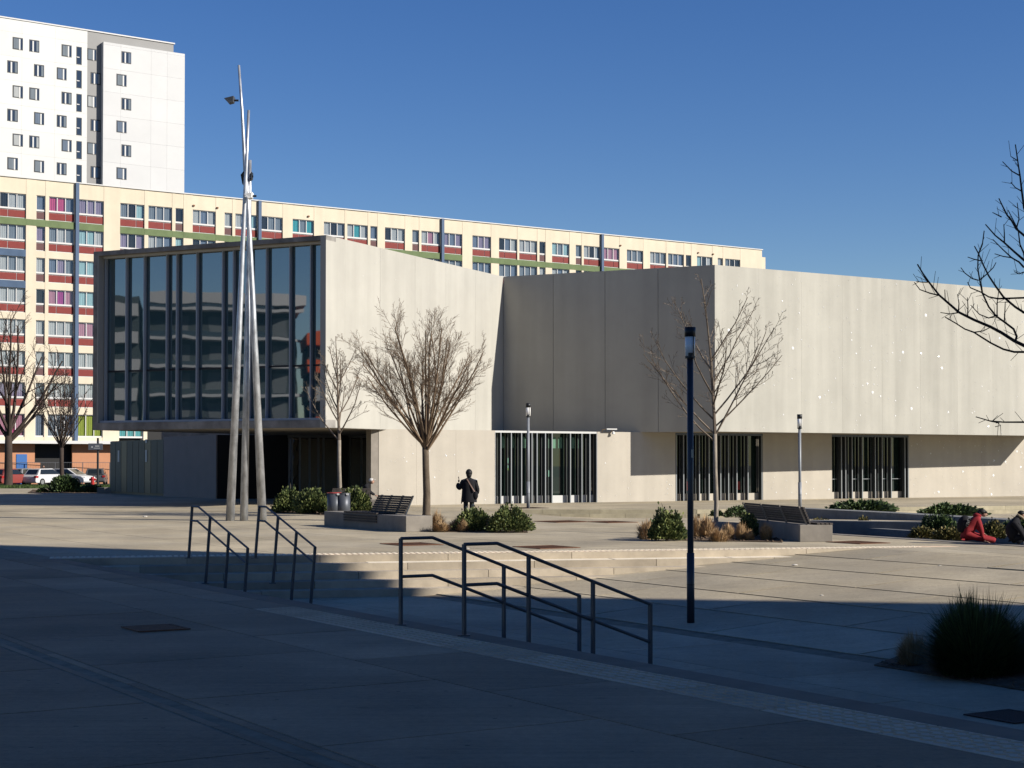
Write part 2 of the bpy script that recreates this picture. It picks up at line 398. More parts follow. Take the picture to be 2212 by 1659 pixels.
def slabs(parent, s0, s1, t0, t1, ds, dt, region, zf, m, name='paving_slab', toff=0, gap=.011, thick=.05, lift=0.0, soff=0, jit=.0):
    n = 0
    ss = s0
    while ss < s1-.05:
        tt = t0+(toff if int(round((ss-s0)/ds)) % 2 else 0)
        while tt < t1:
            poly = [st(ss, tt), st(ss+ds, tt), st(ss+ds, tt+dt), st(ss, tt+dt)]
            if area(poly) < 0: poly.reverse()
            tt += dt
            if not any(inview(q) for q in poly): continue
            polys = region(poly)
            for q in polys:
                if len(q) < 3 or abs(area(q)) < .03: continue
                q = inset(q, gap)
                if area(q) < .01: continue
                c = cen(q); zc = zf(c)+random.uniform(-jit, jit)
                loc = (c[0], c[1], zc)
                mb = MB().prism([(a-c[0], b-c[1]) for a, b in q], -thick+lift, lambda p, c=c, zc=zc: zf((p[0]+c[0], p[1]+c[1]))-zf(c)+lift)
                o = obj(name, mb, m, parent, loc=loc); n += 1
        ss += ds
    return n
flat = lambda p: 0.0
keep = lambda p: [p]
T0 = 11.6-2.6*60
cnt = {}
fpave = struct(bpy.data.objects.new('foreground_pavement', None)); COL.objects.link(fpave)
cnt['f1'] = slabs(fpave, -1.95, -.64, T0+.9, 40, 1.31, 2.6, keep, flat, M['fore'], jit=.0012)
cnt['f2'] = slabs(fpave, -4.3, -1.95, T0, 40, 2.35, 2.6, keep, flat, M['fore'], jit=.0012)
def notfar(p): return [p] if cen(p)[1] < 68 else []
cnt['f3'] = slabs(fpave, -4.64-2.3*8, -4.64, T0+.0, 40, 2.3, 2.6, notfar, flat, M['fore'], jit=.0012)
# tactile band and dark edge strip along the near stairs
kerb = struct(bpy.data.objects.new('kerb_band', None)); COL.objects.link(kerb)
cnt['t0'] = slabs(kerb, -.64, 0, -1.1, 11.8, .64, 1.3, keep, flat, M['fore'], lift=.001)
cnt['t'] = slabs(kerb, -.64, 0, 11.9, 33, .64, 1.3, keep, flat, M['tact'], name='tactile_slab', lift=.001)
cnt['e'] = slabs(kerb, 0, .38, -1.2, 33, .38, 2.6, lambda p: [clip(p, *he(0, -1))], flat, M['edge'], name='edge_stone', thick=.13, gap=.004)
rb = MB()
t = 12.0
while t < 30:
    for k in range(5):
        a = -.57+k*.115
        p = st(a, t); q = st(a+.05, t+.10)
        w_ = .018
        poly = [st(a, t), st(a+.055, t+.07), st(a+.055, t+.11), st(a, t+.04)]
        if area(poly) < 0: poly.reverse()
        if inview(p) : rb.prism(poly, 0, .0075)
    t += .13
stuff(obj('tactile_ribs', rb, M['tact'], kerb))
# drainage channel
chan = struct(bpy.data.objects.new('drain_channel', None)); COL.objects.link(chan)
for k in range(-30, 26):
    t = k*1.3
    for (a, b_, mm) in ((-4.62, -4.53, 'fore'), (-4.53, -4.41, 'edge'), (-4.41, -4.31, 'fore')):
        poly = [st(a, t), st(b_, t), st(b_, t+1.3), st(a, t+1.3)]
        if area(poly) < 0: poly.reverse()
        if any(inview(q) for q in poly):
            c = cen(poly); q = inset([(x-c[0], y-c[1]) for x, y in poly], .005)
            obj('channel_stone', MB().prism(q, -.05, -.002 if mm == 'fore' else -.008), M[mm], chan, loc=(c[0], c[1], 0))
# far plaza paving
pl = struct(bpy.data.objects.new('plaza_paving', None)); COL.objects.link(pl)
def plz(p):
    if cen(p)[1] > 66: return []
    q = clip(clip(p, *hs(.38, -1)), *he(-.62)); q = clip(q, *hs(SEND)) if len(q) > 2 else []
    if len(q) < 3: return []
    r = cutout(cutout([q], hole1), POOL)
    return r
cnt['p'] = slabs(pl, .38, SEND+.2, T0-.4, 30, 2.3, 2.9, plz, flat, M['plaza'], toff=1.1, jit=.001)
def plz3(p):
    q = clip(p, *hs(SEND, -1))
    return cutout(cutout([q], hole1), POOL) if len(q) > 2 and cen(p)[1] < 66 else []
cnt['p3'] = slabs(pl, SEND, SEND+9, T0, 30, 2.3, 2.9, plz3, flat, M['plaza'], toff=1.1, jit=.001)
# ramp paving
def rmp(p):
    q = clip(p, *he(0, -1))
    if len(q) < 3: return []
    q = clip(q, *hs(SEND)); return [q] if len(q) > 2 else []
cnt['r1'] = slabs(ramp, 2.38, SF-.02, T0, 33, (SF-.02-2.38)/2, 3.4, rmp, lambda p: -.75, M['plaza'], toff=1.2, jit=.001)
cnt['r2'] = slabs(ramp, SF+.32, SEND, T0, 33, (SEND-SF-.32)/6, 3.4, rmp, zmid, M['plaza'], toff=1.3, jit=.001)
# gutter of small setts between the two
for k in range(-4, 44):
    t = k*.62+3
    poly = [st(SF, t), st(SF+.30, t), st(SF+.30, t+.62), st(SF, t+.62)]
    if area(poly) < 0: poly.reverse()
    q = clip(poly, *he(0, -1))
    if len(q) > 2 and any(inview(v) for v in q):
        c = cen(q); obj('gutter_sett', MB().prism(inset([(x-c[0], y-c[1]) for x, y in q], .008), -.05, -.012), M['rust'] if 8 < k < 16 and k % 2 else M['edge'], ramp, loc=(c[0], c[1], -.75))
# far-side stairs: long blocks, each tread a row of stones
st_far = thing('stone_stairs', 'wide pale concrete stairs rising from the sloping ground to the sunlit plaza', 'stairs', (FQ.x, FQ.y, 0), math.atan2(FD.y, FD.x))
TR, RS = .43, .15
L0, L1 = -6.8, 13.2
for k in range(5):
    x = L0+(.35*k) % 1.7-1.3*(k % 2)
    while x < L1:
        x2 = min(x+2.75, L1+1)
        # local frame: x along stairs, -y towards the viewer
        zt = -RS*k
        y1 = -TR*(k); y0 = -TR*(k+1) if k else -TR
        y1 = .0 if k == 0 else -TR*k
        if k == 0:
            y0, y1, zt = -.02, .62, 0.002
            mb = MB().box(x+.006, x2-.006, y0, .02, -RS+.0, -.0)      # front lip stone
            mb = MB().box(x+.006, x2-.006, -.03, .10, -RS-.02, .001)
            obj('stair_stone', mb, M['step'], st_far)
        else:
            mb = MB().box(x+.006, x2-.006, y0+TR-.03, y1+TR, zt-RS-.02, zt)
            obj('stair_stone', mb, M['step'], st_far)
        x = x2
# white nosing of the second step and dotted strip on the top
x = L0
while x < L1-.3:
    x2 = x+2.7; obj('nosing', MB().box(x+.01, x2-.01, -TR+.38-.0, -TR+.44, -.149, -.1455), M['white'], st_far) if False else None
    x = x2
x = -.35
while x < L1-2:
    obj('white_nosing', MB().box(x+.02, x+2.66, -.44, -.02, -.1495, -.145), M['white'], st_far); x += 2.7
tb = MB()
x = L0
while x < L1-.5:
    for j in range(4): tb.box(x, x+.07, .16+j*.11, .22+j*.11, .0, .012)
    x += .125
stuff(obj('tactile_studs', tb, M['white'], st_far))
x = L0
while x < L1:
    obj('tactile_slab', MB().box(x+.006, x+1.19, .10, .62, -.05, .002), M['tact'], st_far); x += 1.2
# near-side stairs (seen from above, mostly hidden by their edge)
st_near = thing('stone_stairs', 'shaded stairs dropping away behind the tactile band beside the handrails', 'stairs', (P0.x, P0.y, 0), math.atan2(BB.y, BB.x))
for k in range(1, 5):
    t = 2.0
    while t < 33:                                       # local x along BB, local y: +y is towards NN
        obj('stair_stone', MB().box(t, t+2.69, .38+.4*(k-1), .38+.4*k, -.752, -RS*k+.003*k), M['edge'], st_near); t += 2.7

# ------------------------------------------------------------------ median helpers for wall lines
class Line:
    def __init__(s, A, B): s.A = Vector(A); s.B = Vector(B); s.d = (s.B-s.A).normalized(); s.n = Vector((s.d.y, -s.d.x)); s.ang = math.atan2(s.d.y, s.d.x); s.L = (s.B-s.A).length
    def u(s, px, py=960):                               # distance along the line where a photo column meets it
        a = ray(px, py)[0]; return (a*s.A.y-s.A.x)/(s.d.x-a*s.d.y)
    def pt(s, u, back=0): p = s.A+s.d*u-s.n*back; return (p.x, p.y)
    def z(s, px, py): u = s.u(px, py); Y = s.A.y+s.d.y*u; return CAMZ+ray(px, py)[1]*Y
# plan corners
K = Vector((-8.0, 69.5)); Mm = Vector((-19.43, 75.05)); D1 = Vector((.4357, .9)); J = K+D1*17.3
C = J+Vector((.9, -.4357))*11.66
ZB, ZT = 3.5, 11.75
W3D = Vector((.849, .528)).normalized(); E_ = C+W3D*25.5
GL = Line((-6.08, 73.92), (5.78, 81.3)); GR = Line((5.78, 81.3), (31.5, 96.3))
med = thing('library_building', 'pale concrete two-box library with tall glazed front and glazed ground floor', 'building', (K.x, K.y, 0))
def W(p): return (p[0]-K.x, p[1]-K.y)                    # world plan -> building local
def wallpanel(A, B, z0, z1, th, m, name='wall_panel', gap=.012, parent=med):
    A = Vector(A); B = Vector(B); d = (B-A).normalized(); n = Vector((d.y, -d.x))
    a = A+d*gap; b = B-d*gap; c = b-n*th; e = a-n*th
    poly = [tuple(a-K), tuple(b-K), tuple(c-K), tuple(e-K)]
    if area(poly) < 0: poly.reverse()
    return obj(name, MB().prism(poly, z0, z1), m, parent)
# core volumes just behind the panels (dark joints)
def core(polyw, z0, z1, m=None, name='core'):
    q = [W(p) for p in polyw]
    if area(q) < 0: q.reverse()
    return obj(name, MB().prism(q, z0, z1), m or M['edge'], med)
# left box
LB = Line(tuple(Mm), tuple(K)); W1 = Line(tuple(K), tuple(J)); W2 = Line(tuple(J), tuple(C)); W3 = Line(tuple(C), tuple(E_))
zb_l = 3.47
bk = 22.0
inn = lambda P, a, b: (P[0]+a[0]*b, P[1]+a[1]*b)
d2 = Vector((.899, -.4377)).normalized()
cA = Mm+d2*.05+D1*.75; cB = K-d2*.05+D1*.75; cC = K-d2*.05+D1*bk; cD = Mm+d2*.05+D1*bk
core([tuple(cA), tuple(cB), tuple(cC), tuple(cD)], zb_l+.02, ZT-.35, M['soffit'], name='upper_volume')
us = [0]+[W1.u(x, 700) for x in (745, 821.4, 896.5, 963.3, 1027)]+[W1.L+.0]
for i in range(len(us)-1):
    wallpanel(W1.pt(us[i]+(0 if i else .0)), W1.pt(us[i+1]), zb_l, ZT, .28, M['wall'], gap=.004 if i else .0)
# left side wall of the box (towards the tower)
wallpanel(tuple(Mm+D1*bk), tuple(Mm), zb_l, ZT, .28, M['wall'], name='side_wall')
# concrete frame of the glazed front
ft = .30
def frontbox(u0, u1, z0, z1, b0, b1, m, name, parent=med, line=LB):
    poly = [W(line.pt(u0, b0)), W(line.pt(u1, b0)), W(line.pt(u1, b1)), W(line.pt(u0, b1))]
    if area(poly) < 0: poly.reverse()
    return obj(name, MB().prism(poly, z0, z1), m, parent)
LL = LB.L
frontbox(-.0, LL, ZT-.20, ZT+.002, 0, .8, M['frame_c'], 'frame_beam')
frontbox(-.0, LL, zb_l-.002, zb_l+.34, 0, .8, M['frame_c'], 'frame_beam')
frontbox(0, .22, zb_l+.34, ZT-.20, 0, .8, M['frame_c'], 'frame_post')
frontbox(LL-.26, LL-.002, zb_l+.34, ZT-.20, .002, .8, M['frame_c'], 'frame_post')
frontbox(.22, LL-.26, ZT-.30, ZT-.20, .35, .55, M['alul'], 'glazing_rail')
frontbox(.22, LL-.26, zb_l+.34, zb_l+.43, .15, .55, M['alul'], 'glazing_rail')
finx = [213, 258, 297, 345.6, 367.5, 411, 467, 490.5, 525, 562, 613, 658]
fu = [LB.u(x, 740) for x in finx]
zl = 6.2
for i, u in enumerate(fu):
    frontbox(u, u+.055, zb_l+.34, ZT-.205, .40, .60, M['finb'], 'glazing_fin')
    frontbox(u-.01, u+.08, zb_l+.34, ZT-.206, .555, .60, M['alud'], 'mullion')
ed = [.22]+[u+.055 for u in fu]; ee = fu+[LL-.26]
for a, b in zip(ed, ee):
    if b-a < .12: continue
    frontbox(a, b, zb_l+.43, zl-.04, .605, .63, M['glass'], 'glass_pane')
    frontbox(a, b, zl+.04, ZT-.30, .605, .63, M['glass'], 'glass_pane')
frontbox(.22, LL-.26, zl-.04, zl+.04, .58, .63, M['blackm'], 'transom')
frontbox(.22, LL-.26, zb_l+.34, ZT-.2, .64, .70, M['black'], 'backing')
# right box
cE = C+W3D*.3+Vector((-.9, .4357))*.3
core([tuple(J+W3D*.25), tuple(C+W3D*.0+(-W2.n)*.28), tuple(C-W3.n*.28), tuple(E_-W3.n*.28), tuple(E_-W3.n*18), tuple(J+D1*18)], ZB+.01, ZT-.3, M['soffit'], name='upper_volume')
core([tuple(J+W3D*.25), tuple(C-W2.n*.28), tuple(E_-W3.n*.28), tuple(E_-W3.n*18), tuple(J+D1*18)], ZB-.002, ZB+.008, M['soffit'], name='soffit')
us = [0]+[W2.u(x, 760) for x in (1195, 1307, 1421.6)]+[W2.L]
for i in range(len(us)-1): wallpanel(W2.pt(us[i]), W2.pt(us[i+1]), ZB, ZT, .28, M['wall'], gap=.011)
n3 = 9
for i in range(n3):
    a = W3.L*i/n3; b = W3.L*(i+1)/n3
    wallpanel(W3.pt(a+(.0 if i else .0)), W3.pt(b), ZB+.0015, ZT+.0015, .275, M['wallw3'], gap=.0025 if i else .0)
# soffit of left box
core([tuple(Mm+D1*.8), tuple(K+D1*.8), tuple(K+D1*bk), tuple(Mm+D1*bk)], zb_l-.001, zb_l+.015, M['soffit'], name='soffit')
# podium walls
def gwall(line, x0, x1, z0=-.05, z1=ZB, th=.4, m='wallg', name='podium_wall'):
    u0 = x0 if isinstance(x0, tuple) else line.u(x0); u1 = line.u(x1)
    if isinstance(x0, tuple): u0 = x0[0]
    return wallpanel(line.pt(u0), line.pt(u1), z0, z1, th, M[m], name=name, gap=.0)
def gbox(line, u0, u1, b0, b1, z0, z1, m, name):
    poly = [W(line.pt(u0, b0)), W(line.pt(u1, b0)), W(line.pt(u1, b1)), W(line.pt(u0, b1))]
    if area(poly) < 0: poly.reverse()
    return obj(name, MB().prism(poly, z0, z1), M[m], med)
ua = [GL.u(818), GL.u(900), GL.u(985), GL.u(1070)]
for a, b in zip(ua, ua[1:]): wallpanel(GL.pt(a), GL.pt(b), -.05, ZB-.003, .4, M['wallg'], name='podium_wall', gap=.003)
wallpanel(GL.pt(GL.u(1290)), GL.pt(GL.L), -.05, ZB-.003, .4, M['wallg'], name='podium_wall', gap=0)
for (a, b) in ((0, GR.u(1459)), (GR.u(1648), GR.u(1722)), (GR.u(1722), GR.u(1797)), (GR.u(1963), GR.u(2120)), (GR.u(2120), GR.L)):
    wallpanel(GR.pt(a), GR.pt(b), -.05, ZB-.003, .4, M['wallg'], name='podium_wall', gap=.0015)
# entrance pillar return at the left end of the lit wall
pe = [GL.pt(GL.u(818)), GL.pt(GL.u(818), .9)]
gbox(GL, GL.u(802), GL.u(818)-.01, .02, .5, -.02, ZB-.01, 'bench', 'pillar')
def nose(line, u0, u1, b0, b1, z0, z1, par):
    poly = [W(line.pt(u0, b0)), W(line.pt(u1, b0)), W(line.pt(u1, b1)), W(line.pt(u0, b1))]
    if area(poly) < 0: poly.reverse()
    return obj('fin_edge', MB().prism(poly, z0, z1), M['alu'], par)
def glazing(line, x0, x1, fins, kind):
    u0, u1 = line.u(x0), line.u(x1)
    gbox(line, u0, u1, .02, .42, ZB-.12 if kind != 1 else ZB-.10, ZB-.004, 'alul' if kind == 1 else 'alud', 'head_rail')
    gbox(line, u0, u1, .30, .42, -.02, .36, 'alul' if kind == 1 else 'wallg', 'sill_wall')
    gbox(line, u0, u1, .55, .60, 0, ZB-.1, 'black', 'backing')
    fu = [line.u(x) for x in fins]
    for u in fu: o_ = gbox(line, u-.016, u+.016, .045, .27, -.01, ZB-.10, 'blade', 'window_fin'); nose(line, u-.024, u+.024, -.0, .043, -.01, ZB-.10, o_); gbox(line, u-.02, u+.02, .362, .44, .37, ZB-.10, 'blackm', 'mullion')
    ps = [u0]+fu+[u1]
    for a, b in zip(ps, ps[1:]):
        if b-a > .12: gbox(line, a+.026, b-.026, .45, .47, .36, ZB-.1, 'glassd', 'glass_pane')
f1 = [1042.3+.12897*v for v in (213, 310, 485, 657, 831, 916, 1057, 1168, 1475, 1667, 1801, 1918)]
glazing(GL, 1069, 1291, f1, 1)
glazing(GR, 1459, 1648, [1461, 1477, 1492, 1511, 1532, 1557, 1574, 1592, 1616, 1646], 2)
glazing(GR, 1797, 1963, [1818, 1827, 1841, 1863, 1891, 1906, 1925.5, 1955, 1962], 3)
# green blinds at the head of the lit window, posters, balustrade
for a, b in ((1071, 1078), (1089, 1100), (1113, 1120), (1133, 1147), (1150, 1156), (1164, 1171), (1180, 1211), (1217, 1225), (1241, 1252), (1258, 1267)):
    gbox(GL, GL.u(a), GL.u(b), .448, .449, GL.z(1180, 968), GL.z(1180, 944), 'greenblind', 'green_blind')
gbox(GL, GL.u(1104.5), GL.u(1114), .445, .447, GL.z(1108, 1016), GL.z(1108, 989), 'mint', 'poster')
gbox(GL, GL.u(1107), GL.u(1114), .441, .443, GL.z(1108, 1005), GL.z(1108, 1001), 'blackm', 'poster_figure')
gbox(GL, GL.u(1104.5), GL.u(1114), .441, .443, GL.z(1108, 1016), GL.z(1108, 1011), 'lime', 'poster_base')
gbox(GL, GL.u(1183), GL.u(1197.5), .445, .447, GL.z(1190, 1030), GL.z(1190, 1016), 'mint', 'poster')
gbox(GR, GR.u(1495), GR.u(1503), .445, .447, GR.z(1500, 1060), GR.z(1500, 1040), 'redposter', 'poster')
gbox(GR, GR.u(1600), GR.u(1610), .445, .447, GR.z(1605, 1058), GR.z(1605, 1040), 'redposter', 'poster')
gbox(GR, GR.u(1620), GR.u(1628), .445, .447, GR.z(1620, 1058), GR.z(1620, 1040), 'greenblind', 'poster')
for a, b in ((1800, 1816), (1843, 1861), (1865, 1889), (1908, 1923), (1928, 1953)):
    gbox(GR, GR.u(a), GR.u(b), .28, .29, 1.05, 1.08, 'alu', 'balustrade_rail')
# podium roof, entrance recess
GE = Vector(GL.pt(GL.u(818), .4))
podroof = [GL.pt(GL.u(818), .38), GL.pt(GL.L, .38), GR.pt(GR.L, .38), GR.pt(GR.L, 14), (-5, 112), (-25.5, 103), (-16.07, 88.0), (-7.5, 88)]
core([GL.pt(GL.u(818), .05), GL.pt(GL.L-.05, .05), GL.pt(GL.L-.05, 8), (-7.5, 90)], ZB-.04, ZB-.01, M['soffit'], name='podium_roof')
core([GR.pt(0, .38), GR.pt(GR.L, .38), GR.pt(GR.L, 6), GR.pt(0, 6)], ZB-.04, ZB-.01, M['soffit'], name='podium_roof')
# recessed entrance glazing (dark left half, reflecting right half)
EN = Line((-16.0, 88.0), (-5.9, 90.5))
gbox(EN, 0, EN.u(621), 0, .2, 0, ZB-.02, 'black', 'recess_wall')
gbox(EN, EN.u(621), EN.L, .25, .35, 0, ZB-.02, 'black', 'backing')
mx_ = [623, 629, 646, 667, 686, 697, 728, 754, 779]
for i, x in enumerate(mx_):
    gbox(EN, EN.u(x), EN.u(x)+.10, -.06, .12, 0, ZB-.16, 'alu', 'mullion')
for a, b in zip(mx_, mx_[1:]+[816]):
    gbox(EN, EN.u(a)+.11, EN.u(b)-.01, .04, .07, .05, ZB-.2, 'glasse', 'glass_pane')
gbox(EN, EN.u(621), EN.L, -.03, .1, ZB-.16, ZB-.03, 'alu', 'head_rail')
gbox(EN, EN.u(735), EN.u(751), -.25, -.07, 0, ZB-.05, 'blackm', 'entrance_screen')
# shaded wall and dark doors under the left box
GD = Line((-25.6, 103.2), (-16.07, 88.0))
ux = GD.u(353, 1000)
wallpanel(GD.pt(ux), GD.pt(GD.L), -.03, 3.48, .4, M['darkwall'], name='podium_wall')
gbox(GD, 0, ux-.02, .08, .4, -.03, 3.33, 'blackm', 'door_wall')
for i in range(9):
    a = ux*i/9; gbox(GD, a+.03, a+ux/9-.03, 0, .07, .15, 3.3, 'doorg' if i not in (2, 6) else 'blackm', 'door_leaf')
for x, y0, y1 in ((256.5, 973, 998), (316, 972, 998), (316, 949, 957)):
    u = GD.u(x, 985); gbox(GD, u-.16, u+.16, -.02, -.003, GD.z(x, y1), GD.z(x, y0), 'alul', 'door_handle')
wallpanel((-16.07, 88.0), (-15.6, 88.15), 0, ZB-.03, .5, M['darkwall'], name='podium_wall')
core([(-22.5, 104), (-14, 101), (-9, 108), (-17, 112)], 3.3, 4.6, M['frame_c'], name='rear_volume')
# chips scattered over the lit walls, their sun glints put in as plain white
def chips(line, n, z0, z1, u0, u1, seed, parent=med, off=.0):
    rr = random.Random(seed); mb = MB()
    for i in range(n):
        u = rr.uniform(u0, u1); z = rr.uniform(z0, z1)
        r = .016+.034*rr.random()**2.5 if rr.random() > .06 else rr.uniform(.07, .11)
        p = Vector(W(line.pt(u, -off))); d = line.d; nn = line.n
        k = rr.choice((3, 4, 5)); a0 = rr.random()*6
        ring = [(p+d*(r*math.cos(a0+6.283*j/k)), z+r*math.sin(a0+6.283*j/k)) for j in range(k)]
        vs = [(q.x+nn.x*.006, q.y+nn.y*.006, zz) for q, zz in ring]+[(p.x+nn.x*.02, p.y+nn.y*.02, z)]
        mb.add(vs, [(j, (j+1) % k, k) for j in range(k)])
    return stuff(obj('glint_chips', mb, M['chip'], parent))
chips(W3, 330, ZB+.1, ZT-.2, .3, W3.L-.5, 3)
chips(GR, 130, .1, ZB-.2, GR.u(1965), GR.L, 4); chips(GR, 25, .1, 1.2, GR.u(1650), GR.u(1795), 5); chips(GR, 18, .1, 1.2, 0, GR.u(1458), 15)
chips(GL, 34, .1, ZB-.2, GL.u(822), GL.u(1066), 6); chips(GL, 10, .1, ZB-.2, GL.u(1292), GL.L, 7); chips(W1, 16, ZB+1, ZT-.5, 1, 15, 8)
# small wall floodlight standing on the podium roof edge
fp = GL.pt(GL.u(1315), -.05)
fl = thing('wall_floodlight', 'small white bar floodlight on a bent bracket above the lit podium wall', 'light', (fp[0], fp[1], ZB), GL.ang)
obj('light_bar', MB().box(-.3, .32, -.22, -.10, .10, .16), M['alul'], fl)
obj('bracket', MB().tube([(-.42, .05, -.02), (-.42, -.02, .09), (-.28, -.14, .13)], .018, 5).tube([(.14, .05, 0), (.14, -.14, .10)], .018, 5), M['straw'], fl)
obj('spotlight', MB().tube([(.16, -.1, .02), (.16, -.12, -.12)], [.05, .09], 8), M['chip'], fl)

# ------------------------------------------------------------------ terrace step in front of the library (stone courses)
tstep = thing('terrace_step', 'low pale stone terrace step of two courses in front of the library', 'step', (0, 0, 0))
def course(A, B, z0, z1, step, proud, m='stone'):
    ln = Line(A, B); u = 0
    while u < ln.L-.05:
        u2 = min(ln.L, u+step*random.uniform(.7, 1.2))
        poly = [ln.pt(u+.006, -proud), ln.pt(u2-.006, -proud), ln.pt(u2-.006, .4), ln.pt(u+.006, .4)]
        if area(poly) < 0: poly.reverse()
        obj('stone_block', MB().prism(poly, z0, z1), M[m], tstep); u = u2
for (A, B) in (((-1.0, 67.8), (7.72, 67.8)), ((7.72, 67.8), (26.0, 75.0))):
    course(A, B, -.37, -.175, 1.6, .30); course(A, B, -.172, .004, 2.2, .03)

# ------------------------------------------------------------------ apartment slab block (cream)
AP = Line((-39.8, 152.0), (-39.8+.832*10, 152.0+.554*10))
ap = thing('apartment_block', 'long cream apartment block with red spandrels and green and blue bands', 'building', (AP.A.x, AP.A.y, 0), AP.ang)
# local: x along the facade, y = depth away from the viewer
XS, XE = -14.0, AP.u(1646, 560)
ZR = 28.15
wtop = [26.7-2.89*i for i in range(8)]
w3 = [(0, 56), (106, 161), (170, 225), (260, 312), (320.5, 372), (416.6, 466), (509, 556), (563.5, 611), (632.6, 678), (700, 744.5), (751, 794), (832, 874.6), (911, 951.8), (957.8, 998.7),
      (1021, 1060.6), (1078.7, 1117), (1122.5, 1160), (1193, 1230), (1261.6, 1297.6), (1302, 1338.6), (1355, 1389), (1405, 1438.6), (1444, 1477), (1506, 1539), (1567, 1599)]
nr = [(79, 98), (380, 395.6), (486, 501), (801, 814.6), (891.5, 904.6), (1166, 1178), (1244.5, 1256), (1482.6, 1492.7), (1551, 1561.5)]
def up(x): return AP.u(x, 390+.097*x+60)
cols = sorted([(up((a+b)/2), 2.42, (a+b)/2) for a, b in w3]+[(up((a+b)/2), .84, (a+b)/2) for a, b in nr])
# facade skin: piers between window columns (full height), lintel strips between rows; windows are set back
dep = .28
pier = MB(); prev = XS
for (c, wd, px) in cols:
    pier.box(prev, c-wd/2, 0, dep, 4.0, ZR); prev = c+wd/2
pier.box(prev, XE, 0, dep, 4.0, ZR)
obj('wall', pier, M['creamw'], ap)
def hid(px, z, c):
    Yd = AP.A.y+AP.d.y*c; yb = HY-(z-CAMZ)/Yd*F
    if px <= 232: return False
    lim = 545-.075*(px-200) if px < 704 else 507+.235*(px-705) if px < 1087 else 600-.06*(px-1087)
    return yb > lim+4
gz0, gz1 = wtop[1], wtop[0]-2.25
for ci, (c, wd, px) in enumerate(cols):
    x0, x1 = c-wd/2, c+wd/2
    obj('lintel_band', MB().box(x0, x1, .02, dep, 26.7, ZR), M['creamw'], ap)
    for i in range(1, 8):
        if i <= 2 and px < 40: continue
        zb = wtop[i]-2.25 if i < 7 else 4.35; nxt = wtop[i+1] if i < 7 else 4.0
        if not hid(px, zb, c): obj('floor_band', MB().box(x0, x1, .02, dep, nxt, zb), M['creamw'], ap)
    obj('green_band', MB().box(x0, x1, -.012, dep, gz0, gz1), M['green_b'], ap)
    pv = cols[ci-1][0]+cols[ci-1][1]/2 if ci else XS
    if x0-pv < 1.25 or ci == 0: obj('green_band', MB().box(pv, x0, -.02, -.002, gz0+.03, gz1-.03), M['green_b'], ap)
    for i in (1, 2):
        if px < 40: obj('blue_band', MB().box(c-wd/2-2, c+wd/2, -.012, dep, wtop[i+1], wtop[i]-2.25), M['blue_b'], ap)
obj('core', MB().box(XS, XE, dep+.5, 12, -.5, ZR-.2), M['black'], ap)
obj('roof', MB().box(XS-.1, XE+.1, dep, 12.2, ZR-.2, ZR-.05), M['creamw'], ap)
obj('coping', MB().box(XS-.1, XE+.1, -.10, .4, ZR, ZR+.10), M['pvc'], ap)
obj('stair_tower', MB().box(XE, XE+1.3, .8, 10, 0, ZR-.72), M['creamw'], ap)
for x in (166, 560, 955, 1300):
    obj('downpipe', MB().box(up(x)-.16, up(x)+.16, -.22, .0, 4, ZR+.02), M['bluepost'], ap)
for x in (418, 469, 666, 1508, 1540, 1340):
    u = up(x*.0+x); obj('roof_outlet', MB().box(u-.09, u+.09, -.12, .0, 27.0, 27.15), M['rust'], ap)
# window meshes shared by all
def winframe(wd, h, n):
    mb = MB(); x0 = -wd/2; f = .07
    mb.box(x0, -x0, 0, .07, 0, .16); mb.box(x0, -x0, 0, .06, h-f, h)
    for i in range(n+1):
        x = x0+(wd-f)*i/n; mb.box(x, x+f, .004, .056, .16, h-f)
    return mb.mesh('window', M['pvc'])
WFR = {(2.42, 1.46): winframe(2.42, 1.46, 3), (.84, 1.46): winframe(.84, 1.46, 1), (2.42, 2.15): winframe(2.42, 2.15, 3), (.84, 2.15): winframe(.84, 2.15, 1)}
GLS = {k: MB().quad((-k[0]/2+.05, .03, .15), (k[0]/2-.05, .03, .15), (k[0]/2-.05, .03, k[1]-.05), (-k[0]/2+.05, .03, k[1]-.05)).mesh('glass', M['clear']) for k in WFR}
def curtmesh(wd, h, m):
    mb = MB(); n = 12
    vs = []
    for i in range(n+1):
        x = -wd/2+wd*i/n; y = .02*math.sin(i*2.2); vs += [(x, y, 0), (x, y, h)]
    mb.add(vs, [(2*i, 2*i+2, 2*i+3, 2*i+1) for i in range(n)]); return mb.mesh('curtain', m)
CM = {}
for nm, m in CURT.items():
    for h in (1.3, 2.0): CM[(nm, h)] = curtmesh(.76, h, m)
PANEL = {}
for wd, k in ((2.42, 0), (2.42, 1), (.84, 0)):
    mb = MB()
    if wd > 1:
        cut = (.42 if k else -.42)
        PANEL[(wd, k)] = [MB().box(-wd/2+.03, cut-.03, 0, .04, 0, .62).mesh('spandrel_panel', M['red']), MB().box(cut+.03, wd/2-.03, 0, .04, 0, .62).mesh('spandrel_panel', M['red'])]
    else: PANEL[(wd, k)] = [MB().box(-wd/2+.03, wd/2-.03, 0, .04, 0, .62).mesh('spandrel_panel', mat('louvre_panel', (.17, .09, .09), .8))]
PBACK = {wd: MB().box(-wd/2, wd/2, .03, .06, -.06, .66).mesh('panel_frame', M['pvc']) for wd in (2.42, .84)}
